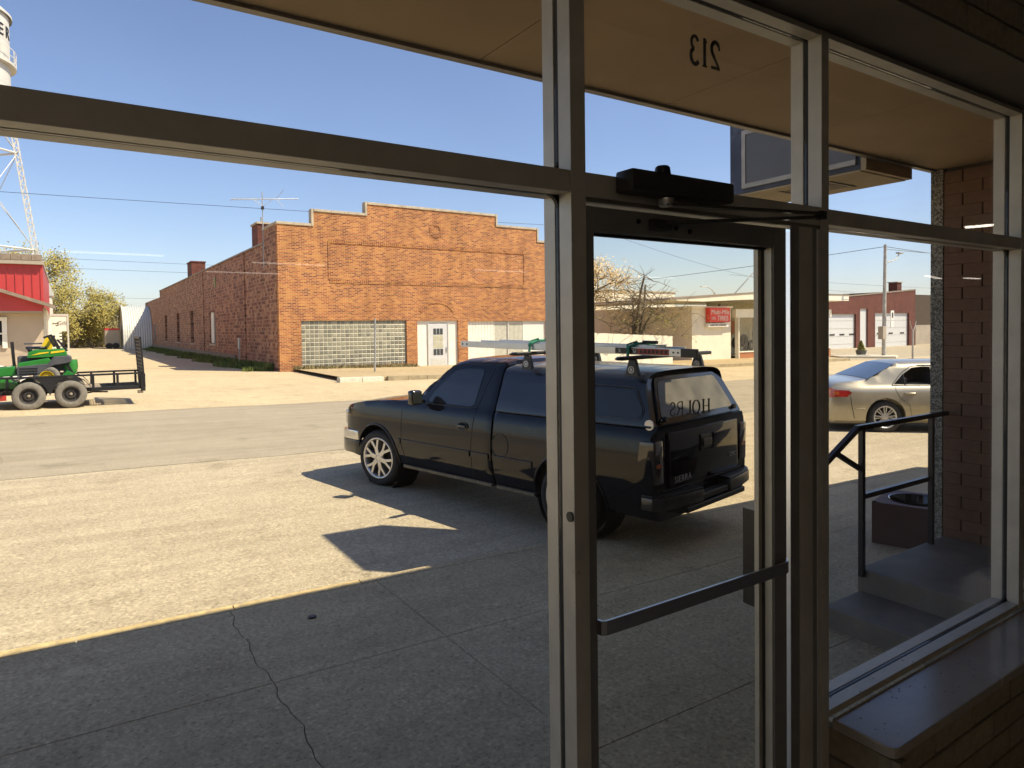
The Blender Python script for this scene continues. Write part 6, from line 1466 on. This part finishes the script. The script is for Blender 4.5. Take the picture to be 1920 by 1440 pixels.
# mower
mw = thing('riding_mower', 'green zero-turn riding mower with a yellow seat and folded roll bar on the trailer', 'mower', (-.7, 22.1, DZ+.04), world=True)
my0, my1 = 21.55, 22.75
for s_ in (0, 1):
    ya, yb = (my0, my0+.28) if s_ == 0 else (my1-.28, my1)
    MB().prism([(-1.10, 1.30), (-1.06, 1.46), (-.42, 1.57), (-.36, 1.50), (-.42, 1.40), (-.9, 1.36)], ya, yb, 'y').build('side_pod', 'jd_green', mw, bevel=.02)
    MB().prism([(-1.10, 1.36), (-.44, 1.42), (-.30, 1.60), (.0, 1.62), (.10, 1.56), (.08, 1.44), (-.1, 1.40), (-.3, 1.37), (-.52, 1.27), (-.62, 1.14), (-1.1, 1.10)], ya-.03, yb+.01, 'y').build('rear_fender', 'jd_grey', mw, bevel=.02)
    for q_ in range(3): MB().box(-1.05, -.66, ya-.04, ya-.031, 1.16+q_*.065, 1.19+q_*.065).build('fender_groove', 'black_trim', mw) if s_ == 0 else None
    MB().prism([(-.88, 1.58), (-.86, 1.72), (-.75, 1.78), (-.1, 1.80), (-.02, 1.72), (.0, 1.61), (-.4, 1.585)], ya+.03, yb-.02, 'y').build('hood_panel', 'jd_green', mw, bevel=.02)
    MB().prism([(-.80, 1.64), (-.42, 1.70), (-.40, 1.73), (-.62, 1.71)], ya+.018, ya+.029, 'y').build('yellow_stripe', 'jd_yellow', mw) if s_ == 0 else None
    MB().prism([(-.37, 1.68), (-.06, 1.72), (-.06, 1.765), (-.36, 1.735)], ya+.018, ya+.029, 'y').build('yellow_stripe', 'jd_yellow', mw) if s_ == 0 else None
    wheel(mw, -.47+.7, (my0+.09 if s_ == 0 else my1-.09)-22.1, 1.06-DZ-.04+.0, .30, .22, .165, 'yellow', -1 if s_ == 0 else 1, 'tyre_dusty', 'jd_yellow')
    wheel(mw, -1.75+.7, (my0+.12 if s_ == 0 else my1-.12)-22.1, .90-DZ-.04, .16, .14, .08, 'yellow', -1 if s_ == 0 else 1, 'tyre_dusty', 'jd_yellow')
    MB().tube([(-1.18, (my0+.35, my1-.35)[s_], 1.35), (-1.20, (my0+.3, my1-.3)[s_], 1.70), (-1.215, (my0+.3, my1-.3)[s_], 2.0)], .022, 8).build('control_lever', 'black_trim', mw)
    # folded roll bar side
    yb_ = (my0+.14, my1-.14)[s_]
    MB().beam((.12, yb_, 1.10), (-.16, yb_, 1.72), .06, .06).build('roll_bar_post', 'black_trim', mw, bevel=.005); MB().beam((-.14, yb_, 1.68), (-.34, yb_, 2.15), .07, .07).build('roll_bar_arm', 'black_trim', mw, bevel=.005)
    MB().beam((-.34, yb_, 2.17), (-.52, yb_, 2.10), .06, .05).build('roll_bar_hinge', 'black_trim', mw, bevel=.005); MB().beam((-.40, yb_, 2.12), (-.28, yb_, 1.85), .06, .05).build('roll_bar_hinge', 'black_trim', mw)
MB().beam((-.30, my0+.14, 2.13), (-.30, my1-.14, 2.13), .06, .06).build('roll_bar_top', 'black_trim', mw)
MB().beam((-.22, my0+.12, 2.05), (-.0, my0+.12, 1.74), .05, .05).build('seat_belt_cover', 'trailer_black', mw)
sm_ = MB(); sm_.add([(x, y, z) for y in (21.93, 22.37) for (x, z) in ((-.58, 1.80), (-.38, 1.80), (-.30, 2.02), (-.34, 2.10), (-.42, 2.12), (-.46, 2.06), (-.52, 1.92))], [(0, 1, 2, 3, 4, 5, 6), (13, 12, 11, 10, 9, 8, 7)]+[(i, (i+1) % 7, 7+(i+1) % 7, 7+i) for i in range(7)])
sm_.build('seat_back', 'jd_yellow', mw, bevel=.03, smooth=True, auto=True)
MB().box(-.92, -.46, 21.9, 22.4, 1.80, 1.87).build('seat_cushion', 'jd_grey', mw, bevel=.03, smooth=True); MB().box(-.95, -.55, 21.80, 21.86, 1.93, 1.97).build('arm_rest', 'jd_grey', mw, bevel=.015)
MB().box(-1.1, .0, my0+.28, my1-.28, 1.2, 1.62).build('chassis', 'jd_grey', mw, bevel=.03); MB().box(-.1, .16, my0+.2, my1-.2, 1.05, 1.45).build('engine', 'jd_grey', mw, bevel=.04)
MB().lathe([(0, 1.5), (.16, 1.5), (.18, 1.3), (.14, 1.12), (0, 1.1)], c=(.06, my0+.3, 0), n=16).build('engine_cowl', 'jd_green', mw, smooth=True, auto=True)
MB().prism([(-.02, 1.22), (.10, 1.16), (.16, 1.06), (-.16, 1.06)], my0, my0+.2, 'y').build('rear_guard', 'jd_green', mw, bevel=.01)
MB().prism([(-2.3, .82), (-2.2, 1.02), (-1.3, 1.05), (-1.1, .95), (-1.1, .80)], my0-.05, my1+.05, 'y').build('mower_deck', 'jd_green', mw, bevel=.03)
MB().prism([(-1.9, 1.10), (-1.8, 1.30), (-1.15, 1.38), (-1.1, 1.12)], my0+.1, my1-.1, 'y').build('front_body', 'jd_green', mw, bevel=.03)
MB().lathe([(0, 1.83), (.05, 1.83), (.06, 1.79), (.03, 1.72)], c=(-.82, my0+.15, 0), n=12).build('fuel_cap', 'black_trim', mw)
# parked white car nose behind the trailer
wc = thing('white_car', 'white car mostly cut off by the left edge behind the trailer', 'car', (-3.4, 26.6, .3), rz=0)
wb = loft([-1.2, -1.15, -1.0, -.6, 0, .8, 1.5, 2.0, 2.25, 2.35], [(.7, .25), (.85, .3), (.88, .6), (.86, .85), (.8, .95), (.70, 1.12), (.62, 1.3), (.5, 1.4), (0, 1.43)], lambda x: interp([(-1.2, 1.3), (0, 1.42), (.6, 1.32), (1.2, .98), (2.1, .82), (2.35, .5)], x), .03, [(-1.2, 1), (1.8, 1), (2.35, .8)]).build('body', 'sign_white', wc, smooth=True)
for x in (1.6,):
    for s_ in (1, -1): wheel(wc, x, s_*.78, .32, .32, .2, .2, 'ten', s_)

# names of helper keys are not part of the scene
for o in bpy.data.objects:
    for k in list(o.keys()):
        if k.startswith('_'): del o[k]
